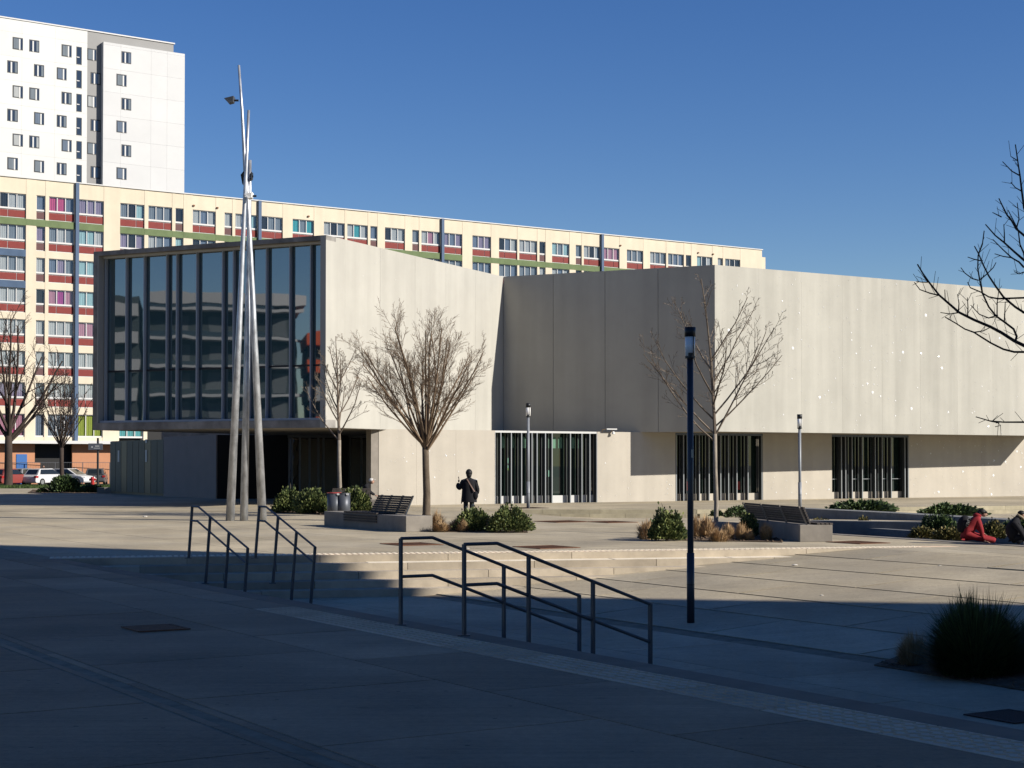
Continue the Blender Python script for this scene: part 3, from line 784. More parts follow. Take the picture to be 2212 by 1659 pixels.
spec_c = {(0, 1): ['pink', 'pink', 'blue'], (0, 8): ['teal', 'grey', 'teal'], (3, 1): ['rose', 'magenta', 'rose'], (2, 1): ['blue', 'lilac', 'grey'], (7, 2): ['lime', 'lime', 'lime'], (7, 0): ['rose', 'pink', 'rose'],
          (4, 2): ['rose', 'rose', 'rose'], (3, 2): ['cyan', 'cyan', 'cyan'], (0, 3): ['grey', 'dark', 'cyan'], (0, 19): ['rose', 'rose', 'rose'], (0, 11): ['dark', 'white', 'white'], (0, 10): ['white', 'teal', 'white'],
          (0, 9): ['white', 'dark', 'grey'], (7, 3): ['teal', 'teal', 'teal'], (1, 2): ['cyan', 'cyan', 'white'], (0, 12): ['white', 'rose', 'white'], (0, 13): ['lilac', 'blue', 'lilac'], (0, 14): ['blue', 'lilac', 'lilac']}
rw = random.Random(11); w3c = [(a+b)/2 for a, b in w3]
nwin = 0
for (c, wd, px) in cols:
    wi = w3c.index(px) if px in w3c else -1
    for i in range(8):
        h = 1.46 if i < 7 else 2.15
        z0 = wtop[i]-h
        # skip what the library hides
        Yd = AP.A.y+AP.d.y*c; ybot = HY-(wtop[i]-CAMZ)/Yd*F
        lim = 1e9
        if px > 232:
            if px < 704: lim = 545-.075*(px-200)
            elif px < 1087: lim = 507+.235*(px-705)
            else: lim = 600-.06*(px-1087)
        if ybot > lim+4 and not (i == 7 and px < 320): continue
        fr = link('window', WFR[(wd, h)], ap, (c, .12, z0)); nwin += 1
        link('glass', GLS[(wd, h)], fr, (0, 0, 0))
        n = 3 if wd > 1 else 1
        base = rw.choice(['white', 'white', 'grey', 'blue', 'lilac', 'cyan', 'grey', 'white'])
        for k in range(n):
            nm = spec_c[(i, wi)][k] if (i, wi) in spec_c else (base if rw.random() < .7 else rw.choice(['grey', 'white', 'blue', 'dark']))
            if n == 1 and rw.random() < .25: nm = 'dark'
            link('curtain', CM[(nm, 1.3 if h < 2 else 2.0)], fr, ((k-(n-1)/2)*(.78 if n == 3 else 0), .14, .14))
        if i < 7:
            kk = rw.choice((0, 1)) if wd > 1 else 0
            link('panel_frame', PBACK[wd], ap, (c, .13, z0-.72))
            for me in PANEL[(wd, kk)]: link('spandrel_panel', me, ap, (c, .12, z0-.70))
# ground floor of the block
obj('ground_floor_slab', MB().box(XS, AP.u(420), -1.3, .3, 3.72, 4.0), M['pvc'], ap)
def gf(x0, x1, y0, y1, z0, z1, m, name): return obj(name, MB().box(AP.u(x0, 1000), AP.u(x1, 1000), y0, y1, z0, z1), M[m], ap)
gf(-60, 75, .0, .3, -.3, 3.72, 'orange', 'ground_floor_wall'); gf(156, 330, .0, .3, -.3, 3.72, 'orange', 'ground_floor_wall')
gf(75, 87, .0, .25, -.3, 2.0, 'orange', 'ground_floor_wall')
gf(75, 156, 1.6, 1.8, -.3, 3.72, 'navy', 'porch_wall'); gf(35, 58, -.05, -.005, 0, 2.75, 'bluedoor', 'door')
gf(87, 106, 1.2, 1.3, .2, 2.4, 'bluedoor', 'door'); gf(115, 118, 1.2, 1.3, 0, 2.4, 'bluedoor', 'door'); gf(93, 99, 1.1, 1.15, 1.4, 2.2, 'paper', 'notice')

# ------------------------------------------------------------------ tower
TW = Line((( -918/3500)*195, 195.0), ((-918/3500)*195+.8237*10, 195+.567*10))       # passes photo column 188
tw = thing('residential_tower', 'tall white residential tower with a grey stripe and small square windows', 'building', (TW.A.x, TW.A.y, 0), TW.ang)
def tu(px, py): return TW.u(px, py)
def tz(px, py): return TW.z(px, py)
zr = tz(100, 52.5)
xl, xg0, xg1, xr1, xr2 = -28.0, tu(188, 250), tu(218, 250), tu(375, 95), tu(393.5, 250)
zpt = tz(300, 105.0)
# floor lines
flz = []
rows = [(140, 297), (100, 480), (140, 678), (100, 865), (137, 1063), (97, 1247)]
wt = [tz(a*.2728, b*.2728) for a, b in rows]
fh = (wt[0]-wt[5])/5
wt = [wt[0]-fh*i for i in range(14)]
def twall(name, x0, x1, y0, y1, z0, z1, m): return obj(name, MB().box(x0, x1, y0, y1, z0, z1), M[m], tw)
twall('core', xl+.2, xr1-.1, .4, 14, -.5, zr-.3, 'towerw')
pan_z = [zr]+[wt[i]+.55 for i in range(0, 8)]+[20]
for i in range(len(pan_z)-1):
    if pan_z[i]-pan_z[i+1] < .2: continue
    xs = [xl+(xg0-xl)*k/7 for k in range(8)]
    for k in range(7): twall('cladding_panel', xs[k]+.005, xs[k+1]-.005, 0, .4, pan_z[i+1]+.005, pan_z[i]-.005, 'towerw')
twall('grey_wall', xg0+.003, xg1, .02, .4, 20, zr-.01, 'towerg')
twall('grey_wall', xg1, xr1, .03, .4, zpt-1, zr-.01, 'towerg')
for i in range(len(pan_z)-1):
    a = min(pan_z[i], zpt); b = pan_z[i+1]
    if a-b < .2: continue
    xs = [xg1, xg1+(xr2-xg1)*.21, xg1+(xr2-xg1)*.58, xg1+(xr2-xg1)*.78, xr2]
    for k in range(4): twall('cladding_panel', xs[k]+(.006 if k else 0), xs[k+1]-(.006 if k < 3 else 0), -.75, .0, b+.006, a-(.006 if i else 0), 'towerp')
twall('side_core', xg1+.04, xr2-.04, -.7, 13, 0, zpt-.3, 'towerp')
twall('coping', xl, xr1+.15, -.1, .6, zr-.01, zr+.14, 'pvc')
def twin(xc, zt, w_, h, y, flip, narrow=False):
    o = obj('window', MB().box(-w_/2, w_/2, -.02, .005, -h, 0), M['blackm'], tw, loc=(xc, y, zt))
    if narrow:
        obj('pane', MB().quad((-w_/2+.08, -.028, -h+.08), (w_/2-.08, -.028, -h+.08), (w_/2-.08, -.028, -.08), (-w_/2+.08, -.028, -.08)), M['glasst'], o)
        obj('frame', MB().box(-w_/2, w_/2-.3, -.06, -.03, -h*.62, -h*.57), M['pvc'], o)
    else:
        obj('pane', MB().quad((-w_/2+.1, -.028, -h+.1), (w_/2-.05, -.028, -h+.1), (w_/2-.05, -.028, -.12), (-w_/2+.1, -.028, -.12)), M['glasst'], o)
        k = -w_*.20 if flip else w_*.10
        obj('frame', MB().box(k, k+w_*.14, -.07, -.03, -h+.02, -.15), M['pvc'], o)
        obj('curtain', MB().box(-w_/2+.12, k-.02, -.05, -.032, -h+.1, -.15) if not flip else MB().box(w_*.2, w_/2-.1, -.05, -.032, -h+.1, -.15), CURT[random.choice(['grey', 'grey', 'blue', 'white'])], o)
S = .2728
for r in range(6):
    odd = r % 2 == 0
    if odd: xsA = [(100, 182), (232, 312), (488, 568)]; g_ = (690, 765); rt = (935, 1012)
    else: xsA = [(58, 142), (270, 350), (450, 528)]; g_ = (718, 797); rt = (895, 975)
    yr = wt[r]
    pyr = 297*S+51.6*r
    hgt = 1.45
    for a, b in xsA:
        xa, xb = tu(a*S, pyr), tu(b*S, pyr); twin((xa+xb)/2, yr, xb-xa, hgt, 0, random.random() < .5)
    xa, xb = tu(605*S, pyr+20), tu(648*S, pyr+20); twin((xa+xb)/2, yr-.02, xb-xa, 2.15, 0, False, True)
    xa, xb = tu(g_[0]*S, pyr+25), tu(g_[1]*S, pyr+25); twin((xa+xb)/2, yr, xb-xa, hgt, .02, odd is False)
    xa, xb = tu(rt[0]*S, pyr+30), tu(rt[1]*S, pyr+30); twin((xa+xb)/2+.15, yr+.05, xb-xa, hgt, -.75, odd)

# ------------------------------------------------------------------ buildings outside the frame: one shades the foreground, two show in the glass
def block(name, label, poly, h, m, rows, winm, wall_lines):
    c = cen(poly); t_ = thing(name, label, 'building', (c[0], c[1], 0))
    q = [(a-c[0], b-c[1]) for a, b in poly]
    if area(q) < 0: q.reverse()
    obj('wall', MB().prism(q, 0, h), m, t_); obj('parapet', MB().prism([(a*1.003, b*1.003) for a, b in q], h, h+.25), M['pvc'], t_)
    mb = MB()
    for i in range(len(q)):
        a, b = Vector(q[i]), Vector(q[(i+1) % len(q)]); d = (b-a).normalized(); n = Vector((d.y, -d.x)); L_ = (b-a).length
        if L_ < 6: continue
        k = 2.0
        while k < L_-3:
            for r_ in range(rows):
                z0 = 1.2+r_*(h-1)/rows
                p = a+d*k+n*.03; p2_ = a+d*(k+1.6)+n*.03
                mb.quad((p.x, p.y, z0), (p2_.x, p2_.y, z0), (p2_.x, p2_.y, z0+1.4), (p.x, p.y, z0+1.4))
            k += 3.4
    obj('window_panes', stuffmb(mb), winm, t_)
    return t_
def stuffmb(mb): return mb
# unseen block, left end wall shaped to lean out with height, so that its shadow edge crosses the plaza obliquely
sb = thing('apartment_block', 'unseen pale block right of the viewer, its leaning end wall shaped to shade the foreground', 'building', (32, 0, 0))
def yw(z):
    P = [(0, 1.5), (12.6, 16.3), (17.2, 21.2), (32, 25.8)]
    for (a, b), (c, d) in zip(P, P[1:]):
        if z <= c: return b+(d-b)*(z-a)/(c-a)
    return P[-1][1]
SHH = 32.0
vs = []
for z in (0, 12.6, 17.2, SHH): vs += [(0, yw(z), z), (40, yw(z)-26, z), (40, -60, z), (-9 if z else -9, -60, z), (-6, -20, z)]
obj('wall', MB().add(vs, [(4, 3, 2, 1, 0), (15, 16, 17, 18, 19)]+[(i+5*k, (i+1) % 5+5*k, (i+1) % 5+5+5*k, i+5+5*k) for i in range(5) for k in range(3)]), M['reflw'], sb)
mb = MB()
for k in range(9):
    z = 1.5+3.3*k
    for q in range(7): y = -18+q*4.0; mb.quad((-.9-.15*(-y/5+1)-.6, y+1.6, z), (-.9-.15*(-y/5+1)-.6, y, z), (-.9-.15*(-y/5+1)-.6, y, z+1.5), (-.9-.15*(-y/5+1)-.6, y+1.6, z+1.5)) if False else None
for k in range(9):
    z = 1.5+3.3*k
    for q in range(6):
        y = -16+q*4.0; x = -6+6*(y+20)/(yw(z)+20)-.2
        obj('window', MB().box(x, x+.1, y, y+1.6, z, z+1.5), M['glasst'], sb)
# curved block with balconies, left of the view
cb = thing('balcony_block', 'grey apartment block with long white curved balconies mirrored in the library glass', 'building', (-104, 30, 0))
def arc(r, a0, a1, n): return [(r*math.cos(R(a0+(a1-a0)*i/n)), r*math.sin(R(a0+(a1-a0)*i/n))) for i in range(n+1)]
FR = Vector((.887, .462)); FT = Vector((-.462, .887))
def fpt(u, v): p = FT*u+FR*v; return (p.x, p.y)
def fprism(pts, z0, z1):
    o_ = [fpt(*p) for p in pts]; return MB().prism(o_ if area(o_) > 0 else o_[::-1], z0, z1)
UU = (-30, -13, 2.4, 3.4, 30)
HB = 19.8; rowz = [3.2+3.0*i for i in range(6)]
U0, U1, U2, U3, U4 = UU
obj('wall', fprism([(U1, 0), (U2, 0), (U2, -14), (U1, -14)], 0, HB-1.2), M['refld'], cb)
for z in rowz[1:]:
    obj('balcony_slab', fprism([(U1+2.5, 2.0), (U2, 2.0), (U2, 0), (U1-.8, 0), (U1-.5, .6), (U1+.8, 1.7)], z-.3, z), M['reflw'], cb)
    obj('balustrade', fprism([(U1+2.5, 1.98), (U2, 1.98), (U2, 1.9), (U1+2.5, 1.9)], z, z+.5), M['glasst'], cb)
obj('roof', fprism([(U1+2.5, 2.2), (U2, 2.2), (U2, -14), (U1-.9, -14), (U1-.9, 0), (U1+.6, 1.7)], HB-1.2, HB), M['reflw'], cb)
for i in range(int((U2-U1)/3.4)):
    for z in rowz[:-1]:
        obj('window', fprism([(U1+1+i*3.4, .06), (U1+2.5+i*3.4, .06), (U1+2.5+i*3.4, .03), (U1+1+i*3.4, .03)], z+.2, z+2.2), M['refg'] if (i*3+int(z)) % 3 == 0 else M['glasst'], cb)
lb = thing('banded_block', 'pale block with banded balconies mirrored at the left end of the library glass', 'building', (-104, 30, 0))
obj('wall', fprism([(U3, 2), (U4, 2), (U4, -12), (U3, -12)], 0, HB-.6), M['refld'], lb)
for i in range(6):
    obj('balcony', fprism([(U3, 3.3), (U4, 3.3), (U4, -12), (U3, -12)], 2.6+2.9*i, 3.9+2.9*i), M['reflw'], lb)
ob = thing('orange_balcony_block', 'block with stacked orange balconies mirrored at the right end of the library glass', 'building', (-104, 30, 0))
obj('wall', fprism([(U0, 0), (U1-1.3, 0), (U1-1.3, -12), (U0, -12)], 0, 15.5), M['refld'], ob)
for i in range(5):
    obj('balcony', fprism([(U0, 1.8), (U1-1.1, 1.8), (U1-1.1, -12), (U0, -12)], 2.6+3.0*i, 3.9+3.0*i), M['orangeb'] if i != 2 else M['reflw'], ob)

# ------------------------------------------------------------------ street side at the left: lawn, parking, fence
def lawn():
    mb = MB(); rr = random.Random(5)
    mb.prism([(-60, 124), (-24, 124), (-24, 138), (-60, 138)], -.1, .02)
    for i in range(9000):
        x = rr.uniform(-48, -26); y = rr.uniform(124, 138); h = rr.uniform(.06, .2); a = rr.random()*6.28
        mb.add([(x-.05*math.cos(a), y-.05*math.sin(a), 0), (x+.05*math.cos(a), y+.05*math.sin(a), 0), (x+rr.uniform(-.06, .06), y, h)], [(0, 1, 2)])
    return mb
g_ = obj('lawn', lawn(), M['grass']); tag(g_, 'strip of short green grass in front of the parked cars', 'grass', kind='stuff')
struct(obj('street', MB().prism([(-80, 138.2), (-20, 138.2), (-20, 175), (-80, 152)], -.1, .0), M['asph']))
FN = Line((-60, 140.0), (-20, 162.0))
fc = thing('wire_fence', 'thin grey wire mesh fence in front of the orange ground floor', 'fence', (FN.A.x, FN.A.y, 0), FN.ang)
n_ = 18
for i in range(n_+1): obj('fence_post', MB().box(FN.L*i/n_-.03, FN.L*i/n_+.03, -.03, .03, 0, 2.0), M['rail'], fc)
obj('top_rail', MB().box(0, FN.L, -.02, .02, 1.97, 2.01), M['rail'], fc)
wm = MB()
for i in range(int(FN.L/.16)): wm.box(i*.16, i*.16+.008, 0, .006, .05, 1.97)
stuff(obj('mesh_wires', wm, M['rail'], fc))

# cars
def car(label, loc, rz, paint, kind='hatch', group='cars parked along the street'):
    t_ = thing('parked_car', label, 'car', loc, rz, group)
    L_, W_ = 4.1, 1.74
    low = [(-L_/2, .35), (-L_/2+.05, .75), (-L_/2+.25, .92), (-L_/2+.9, .96), (.9, .93), (L_/2-.35, .80), (L_/2-.05, .62), (L_/2, .35), (L_/2-.1, .22), (-L_/2+.1, .22)]
    obj('body', MB().extr(low, -W_/2, W_/2), M[paint], t_, bevel=.06)
    back = -L_/2+(.32 if kind == 'hatch' else .15)
    cab = [(back, .93), (back+.38, 1.43), (.15, 1.47), (1.15, .91)]
    n = len(cab); mb = MB(); vs = []
    for yy, k in ((-W_/2+.06, 0), (W_/2-.06, 0)):
        for x, z in cab: vs.append((x, yy*(1 if z < 1 else .84), z))
    mb.add(vs, [(0, 1, 2, 3), (7, 6, 5, 4)]+[((i+1) % n, i, i+n, (i+1) % n+n) for i in range(n)])
    obj('cabin', mb, M[paint], t_, bevel=.04)
    gs = MB()
    for sgn in (-1, 1):
        y0 = sgn*(W_/2-.045); y1 = sgn*(W_/2-.045)*.86
        gs.quad((back+.28, y0, .98), (1.0, y0, .98), (.18, y1, 1.40), (back+.45, y1, 1.38))
    gs.quad((back+.03, -.62, .98), (back+.03, .62, .98), (back+.33, .55, 1.38), (back+.33, -.55, 1.38))
    gs.quad((1.14, .64, .96), (1.14, -.64, .96), (.24, -.58, 1.42), (.24, .58, 1.42))
    obj('window_glass', gs, M['carglass'], t_)
    for x in (-1.25, 1.3):
        for y in (-W_/2+.08, W_/2-.08):
            wh = obj('wheel', MB().tube([(0, -.1, 0), (0, .1, 0)], .31, 16), M['tyre'], t_, loc=(x, y, .31))
            obj('rim', MB().tube([(0, -.11, 0), (0, .11, 0)], .19, 12), M['cars'], wh)
    for y in (-1, 1):
        obj('tail_light', MB().box(-L_/2-.01, -L_/2+.3, y*.78-.13, y*.78+.1, .68, .84), M['taill'], t_)
        obj('headlight', MB().box(L_/2-.3, L_/2-.02, y*.62-.15, y*.62+.15, .60, .72), M['diff'], t_)
    obj('number_plate', MB().box(-L_/2-.012, -L_/2+.02, -.26, .26, .5, .62), M['paper'], t_)
    return t_
def gp(x, Y): return (ray(x, 1030)[0]*Y, Y, 0)
car('white hatchback parked tail towards the viewer between the two bare trees', gp(98, 141), R(62), 'carw')
car('silver car just left of the white hatchback, half hidden by it', gp(52, 146), R(75), 'cars')
car('white saloon parked behind the dark bush, nose to the right', gp(152, 143), R(-20), 'carw')
car('dark grey estate car behind the red hydrant', gp(208, 146), R(100), 'carg', 'estate')
car('dull red car parked behind the big trunk at the picture edge', gp(18, 139), R(70), 'carr')
car('dark van-like car parked behind the white cars near the porch', gp(122, 152), R(15), 'carg', 'estate')
# hydrant
hp = gp(200, 136); hy = thing('fire_hydrant', 'red fire hydrant on the grass beside the sign pole', 'hydrant', hp)
obj('barrel', MB().cyl(0, 0, 0, .62, .15, 12).cyl(0, 0, .60, .78, .2, 12, .12), M['redp'], hy)
obj('outlet', MB().tube([(-.28, 0, .55), (.28, 0, .55)], .09, 10), M['redp'], hy)
# sign pole
sp_ = (ray(211, 1048)[0]*133, 133, 0); sg = thing('street_sign', 'dark street sign post with a grey rectangular board', 'sign', sp_)
obj('pole', MB().cyl(0, 0, 0, 4.0, .09, 10), M['blackm'], sg)
obj('board', MB().box(-.75, .42, -.14, -.09, 3.02, 3.55), M['sign'], sg)
obj('lettering', MB().box(-.2, .15, -.15, -.142, 3.30, 3.36).box(-.5, -.38, -.15, -.142, 3.2, 3.3).box(-.3, .2, -.15, -.142, 3.14, 3.18), M['paper'], sg)

# ------------------------------------------------------------------ handrails
def tubeline(mb, pts, r, n=6):
    for a, b in zip(pts, pts[1:]): mb.tube([a, b], r, n)
    return mb
def handrail(label, P, dirv, flat_l, ts, total, z0, zend, lean=0.0, midoff=.46, zbase=None):
    t_ = thing('handrail', label, 'handrail', (P[0], P[1], 0), 0, 'steel handrails on the stairs')
    d = Vector((dirv[0], dirv[1])).normalized()
    def top(t): return z0 if t <= flat_l else z0+(zend-z0)*(t-flat_l)/(total-flat_l)
    def pos(t, z): return Vector((d.x*t+lean*z, d.y*t, z))
    for t in ts:
        zt = top(t); zb = zbase(t) if zbase else 0
        a, b = pos(t, zb), pos(t, zt)
        mb = MB(); w2 = .026
        q = Vector((d.x, d.y, 0)); r_ = Vector((-d.y, d.x, 0))
        vs = []
        for c in (a, b):
            for (i, j) in ((-1, -1), (1, -1), (1, 1), (-1, 1)): vs.append(c+q*(i*w2*.6)+r_*(j*w2))
        mb.add(vs, [(0, 3, 2, 1), (4, 5, 6, 7), (0, 1, 5, 4), (1, 2, 6, 5), (2, 3, 7, 6), (3, 0, 4, 7)])
        po = obj('post', mb, M['rail'], t_)
        obj('foot_plate', MB().box(a.x-.07, a.x+.07, a.y-.06, a.y+.06, zb, zb+.012), M['rail'], po)
    for nm, off in (('top_rail', 0), ('middle_rail', midoff)):
        mb = MB(); tubeline(mb, [pos(0, z0-off), pos(flat_l, z0-off), pos(total, zend-off)], .02, 8)
        obj(nm, mb, M['rail'], t_)
    return t_
def stepz(t): return 0 if t < .38 else max(-.75, -.15*(1+int((t-.38)/.4)))
PA = onz(865.6, 1350); PB = onz(1002.5, 1373)
handrail('right handrail pair, the farther rail with the shorter posts', PA, NN, .435, [0, 1.45, 2.585], 2.6, 1.04, .235, zbase=lambda t: stepz(t+.02))
handrail('right handrail pair, the nearer rail in front with four posts', PB, NN, .435, [0, .86, 1.76, 2.6], 2.62, 1.03, .229, zbase=lambda t: stepz(t+.02))
PC = onz(407.5, 1206); PD = onz(551.5, 1206)
fz = lambda t: -min(.75, .15*int(max(0, (t+.02))/.46+ (1 if t > .2 else 0)))
handrail('leftmost handrail on the shaded stair, before the steel masts', PC, BB, .35, [0, 1.05, 2.1, 3.1], 3.12, 1.06, .34, lean=.065, zbase=fz, midoff=.29)
handrail('handrail left of the middle, rising beside the right steel mast', PD, BB, .35, [0, 1.0, 1.95, 2.86], 2.88, 1.06, .35, lean=.075, zbase=fz, midoff=.29)

# ------------------------------------------------------------------ lamp posts
def lamp(label, P, h, s=1.0, blue=True):
    m = M['lampblue'] if blue else M['lampgrey']
    t_ = thing('street_lamp', label, 'street lamp', P, 0, 'cylindrical street lamps on the plaza')
    hd = h-.50*s
    obj('pole', MB().cyl(0, 0, 0, hd, .049*s*1.06, 20), m, t_, True)
    obj('pole_base', MB().cyl(0, 0, 0, 1.15, .060*s*1.06, 20), m, t_, True)
    obj('joint_ring', MB().cyl(0, 0, .62, .635, .064*s, 20), M['blackm'], t_)
    obj('collar', MB().cyl(0, 0, hd-.02, hd+.02, .085*s, 20), M['blackm'], t_)
    g = obj('lantern', MB().cyl(0, 0, hd+.02, h-.155*s, .084*s, 24), M['diff'], t_, True)
    obj('lantern_rod', MB().cyl(.05*s, -.082*s, hd+.02, h-.155*s, .008*s, 6), M['blackm'], g)
    obj('lamp_core', MB().cyl(0, -.055*s, hd+.0, hd+.07*s, .045*s, 12), M['blackm'], g)
    obj('cap', MB().cyl(0, 0, h-.157*s, h, .092*s, 24), M['blackm'], t_, True)
    obj('sticker', MB().box(.01, .05, -.056*s, -.0535*s, 2.72, 2.86), M['cars'], t_) if blue else None
    return t_
pl_ = Vector((2.95, 26.9, 0)); 
for _ in range(6):
    zz = zmid((pl_.x, pl_.y)); pl_ = onz(1492, 1345, zz)
hl = atY(1487, 707, pl_.y).z-pl_.z
lamp('tall dark blue lamp post in the foreground, right of centre', pl_, hl, 1.0*pl_.y/26.9)
p_ = onz(1141, 1098); lamp('slim grey lamp post in front of the lit window with fins', p_, atY(1140, 871, p_.y).z, 1.15, False)
p_ = onz(1728, 1102); lamp('slim grey lamp post behind the right bench, before the right-hand windows', p_, atY(1726, 895, p_.y).z, 1.15, False)

# ------------------------------------------------------------------ three leaning steel masts
ms = thing('light_mast_cluster', 'three tall leaning galvanised steel masts crossing each other with floodlights', 'light mast', onz(530, 1125))
b0 = onz(530, 1125)
def mast(xb, yb, pts, rb, rt, Yoff0, Yoff1):
    Yb = onz(xb, yb).y; P = [onz(xb, yb)]; rb *= .9; rt *= .9
    n = len(pts)
    for i, (x, y) in enumerate(pts): P.append(atY(x, y, Yb+Yoff0+(Yoff1-Yoff0)*(yb-y)/(yb-140)))
    L_ = [(p-P[0]).length for p in P]
    rs = [rb+(rt-rb)*l/L_[-1] for l in L_]
    obj('mast', MB().tube([p-b0 for p in P], rs, 14), M['galv'], ms, True)
    return P
mast(567, 1125, [(546, 650), (535, 424), (529.8, 374), (523, 242), (516, 141)], .168, .045, 0, .35)
mast(497, 1125, [(517, 700), (532.4, 347.7), (537.2, 238)], .168, .05, .25, -.1)
mast(527, 1125, [(533, 800), (539, 427), (539.8, 346)], .155, .065, .3, .5)
def floodlight(x0, x1, y0, y1, Y, m, flat=True):
    a = atY(x0, y1, Y); b = atY(x1, y0, Y); c = (a+b)/2-b0; hw = (b.x-a.x)/2; hh = (b.z-a.z)/2
    o = obj('floodlight', MB().add([(-hw, -.15, hh*.4), (hw*.6, -.18, hh), (hw*.6, .2, hh), (-hw, .12, hh*.5), (-hw*.2, -.15, -hh), (hw*.5, -.15, -hh*.6), (hw*.5, .15, -hh*.6), (-hw*.2, .12, -hh)],
        [(3, 2, 1, 0), (4, 5, 6, 7), (0, 1, 5, 4), (1, 2, 6, 5), (2, 3, 7, 6), (3, 0, 4, 7)]), m, ms, loc=c, bevel=.015)
    obj('arm', MB().tube([(hw*.3, 0, 0), (hw*1.25, 0, 0)], .035, 6), M['blackm'], o)
floodlight(485, 512, 209, 225, 54.6, M['bin']); floodlight(528, 551, 416, 431, 54.4, M['diff'])
floodlight(521, 531, 370, 400, 54.9, M['blackm']); floodlight(541, 546.5, 372, 390, 55.0, M['blackm'])

# ------------------------------------------------------------------ benches and bins
def bench(label, loc, rz, Lb, slat_from, slat_to, back0, back1, flip=False, group=None):
    t_ = thing('bench', label, 'bench', loc, rz, 'concrete and wood plaza benches')
    H, Dp = .45, .85
    obj('concrete_base', MB().box(0, Lb, 0, Dp, 0, H), M['bench'], t_, bevel=.012)
    n = 5
    for i in range(n): obj('seat_slat', MB().box(slat_from, slat_to, -.03+i*.13, -.03+i*.13+.10, H+.004, H+.045), M['wood'], t_)
    for i in range(3): obj('front_slat', MB().box(slat_from, slat_to, -.045, -.008, H-.04-i*.075-.05, H-.04-i*.075), M['wood'], t_)
    sh = .32
    for i in range(8):
        z = H+.03+i*.064; k = i*.064*sh; sk = .22*i*.085/.68*1.0
        obj('back_slat', MB().box(back0+sk, back1+sk, .52+k, .56+k, z, z+.058), M['wood'], t_)
    for x in (back0+.1, (back0*2+back1)/3, (back0+back1*2)/3, back1-.12):
        obj('back_bracket', MB().add([(x, .58, H), (x+.05, .58, H), (x+.05, .63, H), (x, .63, H), (x+.17, .74, H+.55), (x+.22, .74, H+.55), (x+.22, .79, H+.55), (x+.17, .79, H+.55)],
            [(0, 3, 2, 1), (4, 5, 6, 7), (0, 1, 5, 4), (1, 2, 6, 5), (2, 3, 7, 6), (3, 0, 4, 7)]), M['alud'], t_)
    return t_
q0 = onz(700, 1135.5); q1 = onz(877, 1149.5); dB = (q1-q0); LbA = dB.length
bench('concrete bench with slatted back and seat, in front of the two bins', q0, math.atan2(dB.y, dB.x), LbA, LbA*.27, LbA*.67, LbA*.40, LbA*.80)
# bench right, seen from behind
r0 = onz(1728, 1171); r1 = onz(1625, 1157); 
tb_ = thing('bench', 'right bench seen from behind, beside the planted pool, with dark slatted back', 'bench', r0, math.atan2((r0-r1).y, (r0-r1).x)+math.pi, 'concrete and wood plaza benches')
Lb2 = (r1-r0).length+1.0
obj('concrete_base', MB().box(0, Lb2, -.85, 0, 0, .42), M['bench'], tb_, bevel=.012)
for i in range(4): obj('seat_slat', MB().box(.0, Lb2, -.86+i*.11, -.78+i*.11, .425, .465), M['wood'], tb_)
for i in range(7):
    z = .45+i*.06; obj('back_slat', MB().box(.05-.012*i, Lb2-.1+.03*i, -.30+.03*i, -.26+.03*i, z, z+.052), M['wood'], tb_)
for i in range(4):
    x = .1+(Lb2-.3)*i/3
    obj('back_bracket', MB().add([(x, -.24, .42), (x+.04, -.24, .42), (x+.04, -.2, .42), (x, -.2, .42), (x-.02, -.03, .88), (x+.02, -.03, .88), (x+.02, .0, .88), (x-.02, .0, .88)],
        [(0, 3, 2, 1), (4, 5, 6, 7), (0, 1, 5, 4), (1, 2, 6, 5), (2, 3, 7, 6), (3, 0, 4, 7)]), M['bench'], tb_)
# bench behind the bins with the seated person
c0 = onz(712, 1103.5); c1 = onz(800, 1102)
tc_ = thing('bench', 'far bench with a tall back, half hidden behind the bins and hedge', 'bench', c0, 0, 'concrete and wood plaza benches')
LC = (c1-c0).length
obj('concrete_base', MB().box(0, LC+.35, -.1, .8, 0, .45), M['bench'], tc_, bevel=.012)
for i in range(8): obj('back_slat', MB().box(.0+.015*i, LC-.22-.0*i, .12, .16, .46+i*.058, .46+i*.058+.052), M['wood'], tc_)
# low wall between the right planter and the pool
lw0, lw1 = onz(1496, 1150), onz(1612, 1158)
lw = thing('low_wall', 'long low concrete planter wall behind the thin pale-trunk tree', 'wall', (0, 0, 0))
def wallseg(par, A, B, z0, z1, th, m, name='wall_block'):
    ln = Line((A[0], A[1]), (B[0], B[1])); u = 0
    while u < ln.L-.05:
        u2 = min(ln.L, u+2.4); poly = [ln.pt(u+.004), ln.pt(u2-.004), ln.pt(u2-.004, th), ln.pt(u+.004, th)]
        if area(poly) < 0: poly.reverse()
        obj(name, MB().prism(poly, z0, z1), M[m], par); u = u2
wallseg(lw, lw0, lw1, -.05, .33, .3, 'poolc')
# bins
def binn(label, x, y):
    P = onz(x, y); t_ = thing('litter_bin', label, 'bin', P, 0, 'round litter bins behind the bench')
    obj('drum', MB().cyl(0, 0, .02, .92, .235, 24), M['bin'], t_, True); obj('rim', MB().cyl(0, 0, .905, .93, .245, 24), M['bin'], t_)
    obj('opening', MB().cyl(0, 0, .92, .935, .19, 20), M['black'], t_); obj('label_plate', MB().box(.12, .2, -.24, -.19, .86, .92), M['paper'], t_)
    return t_
bl = binn('left round metal litter bin with a red rim', 721.5, 1124)
obj('red_band', MB().tube([(0, 0, .925), (0, 0, .945)], .248, 24), M['redp'], bl)
binn('right round metal litter bin beside the green hedge', 741.5, 1124)
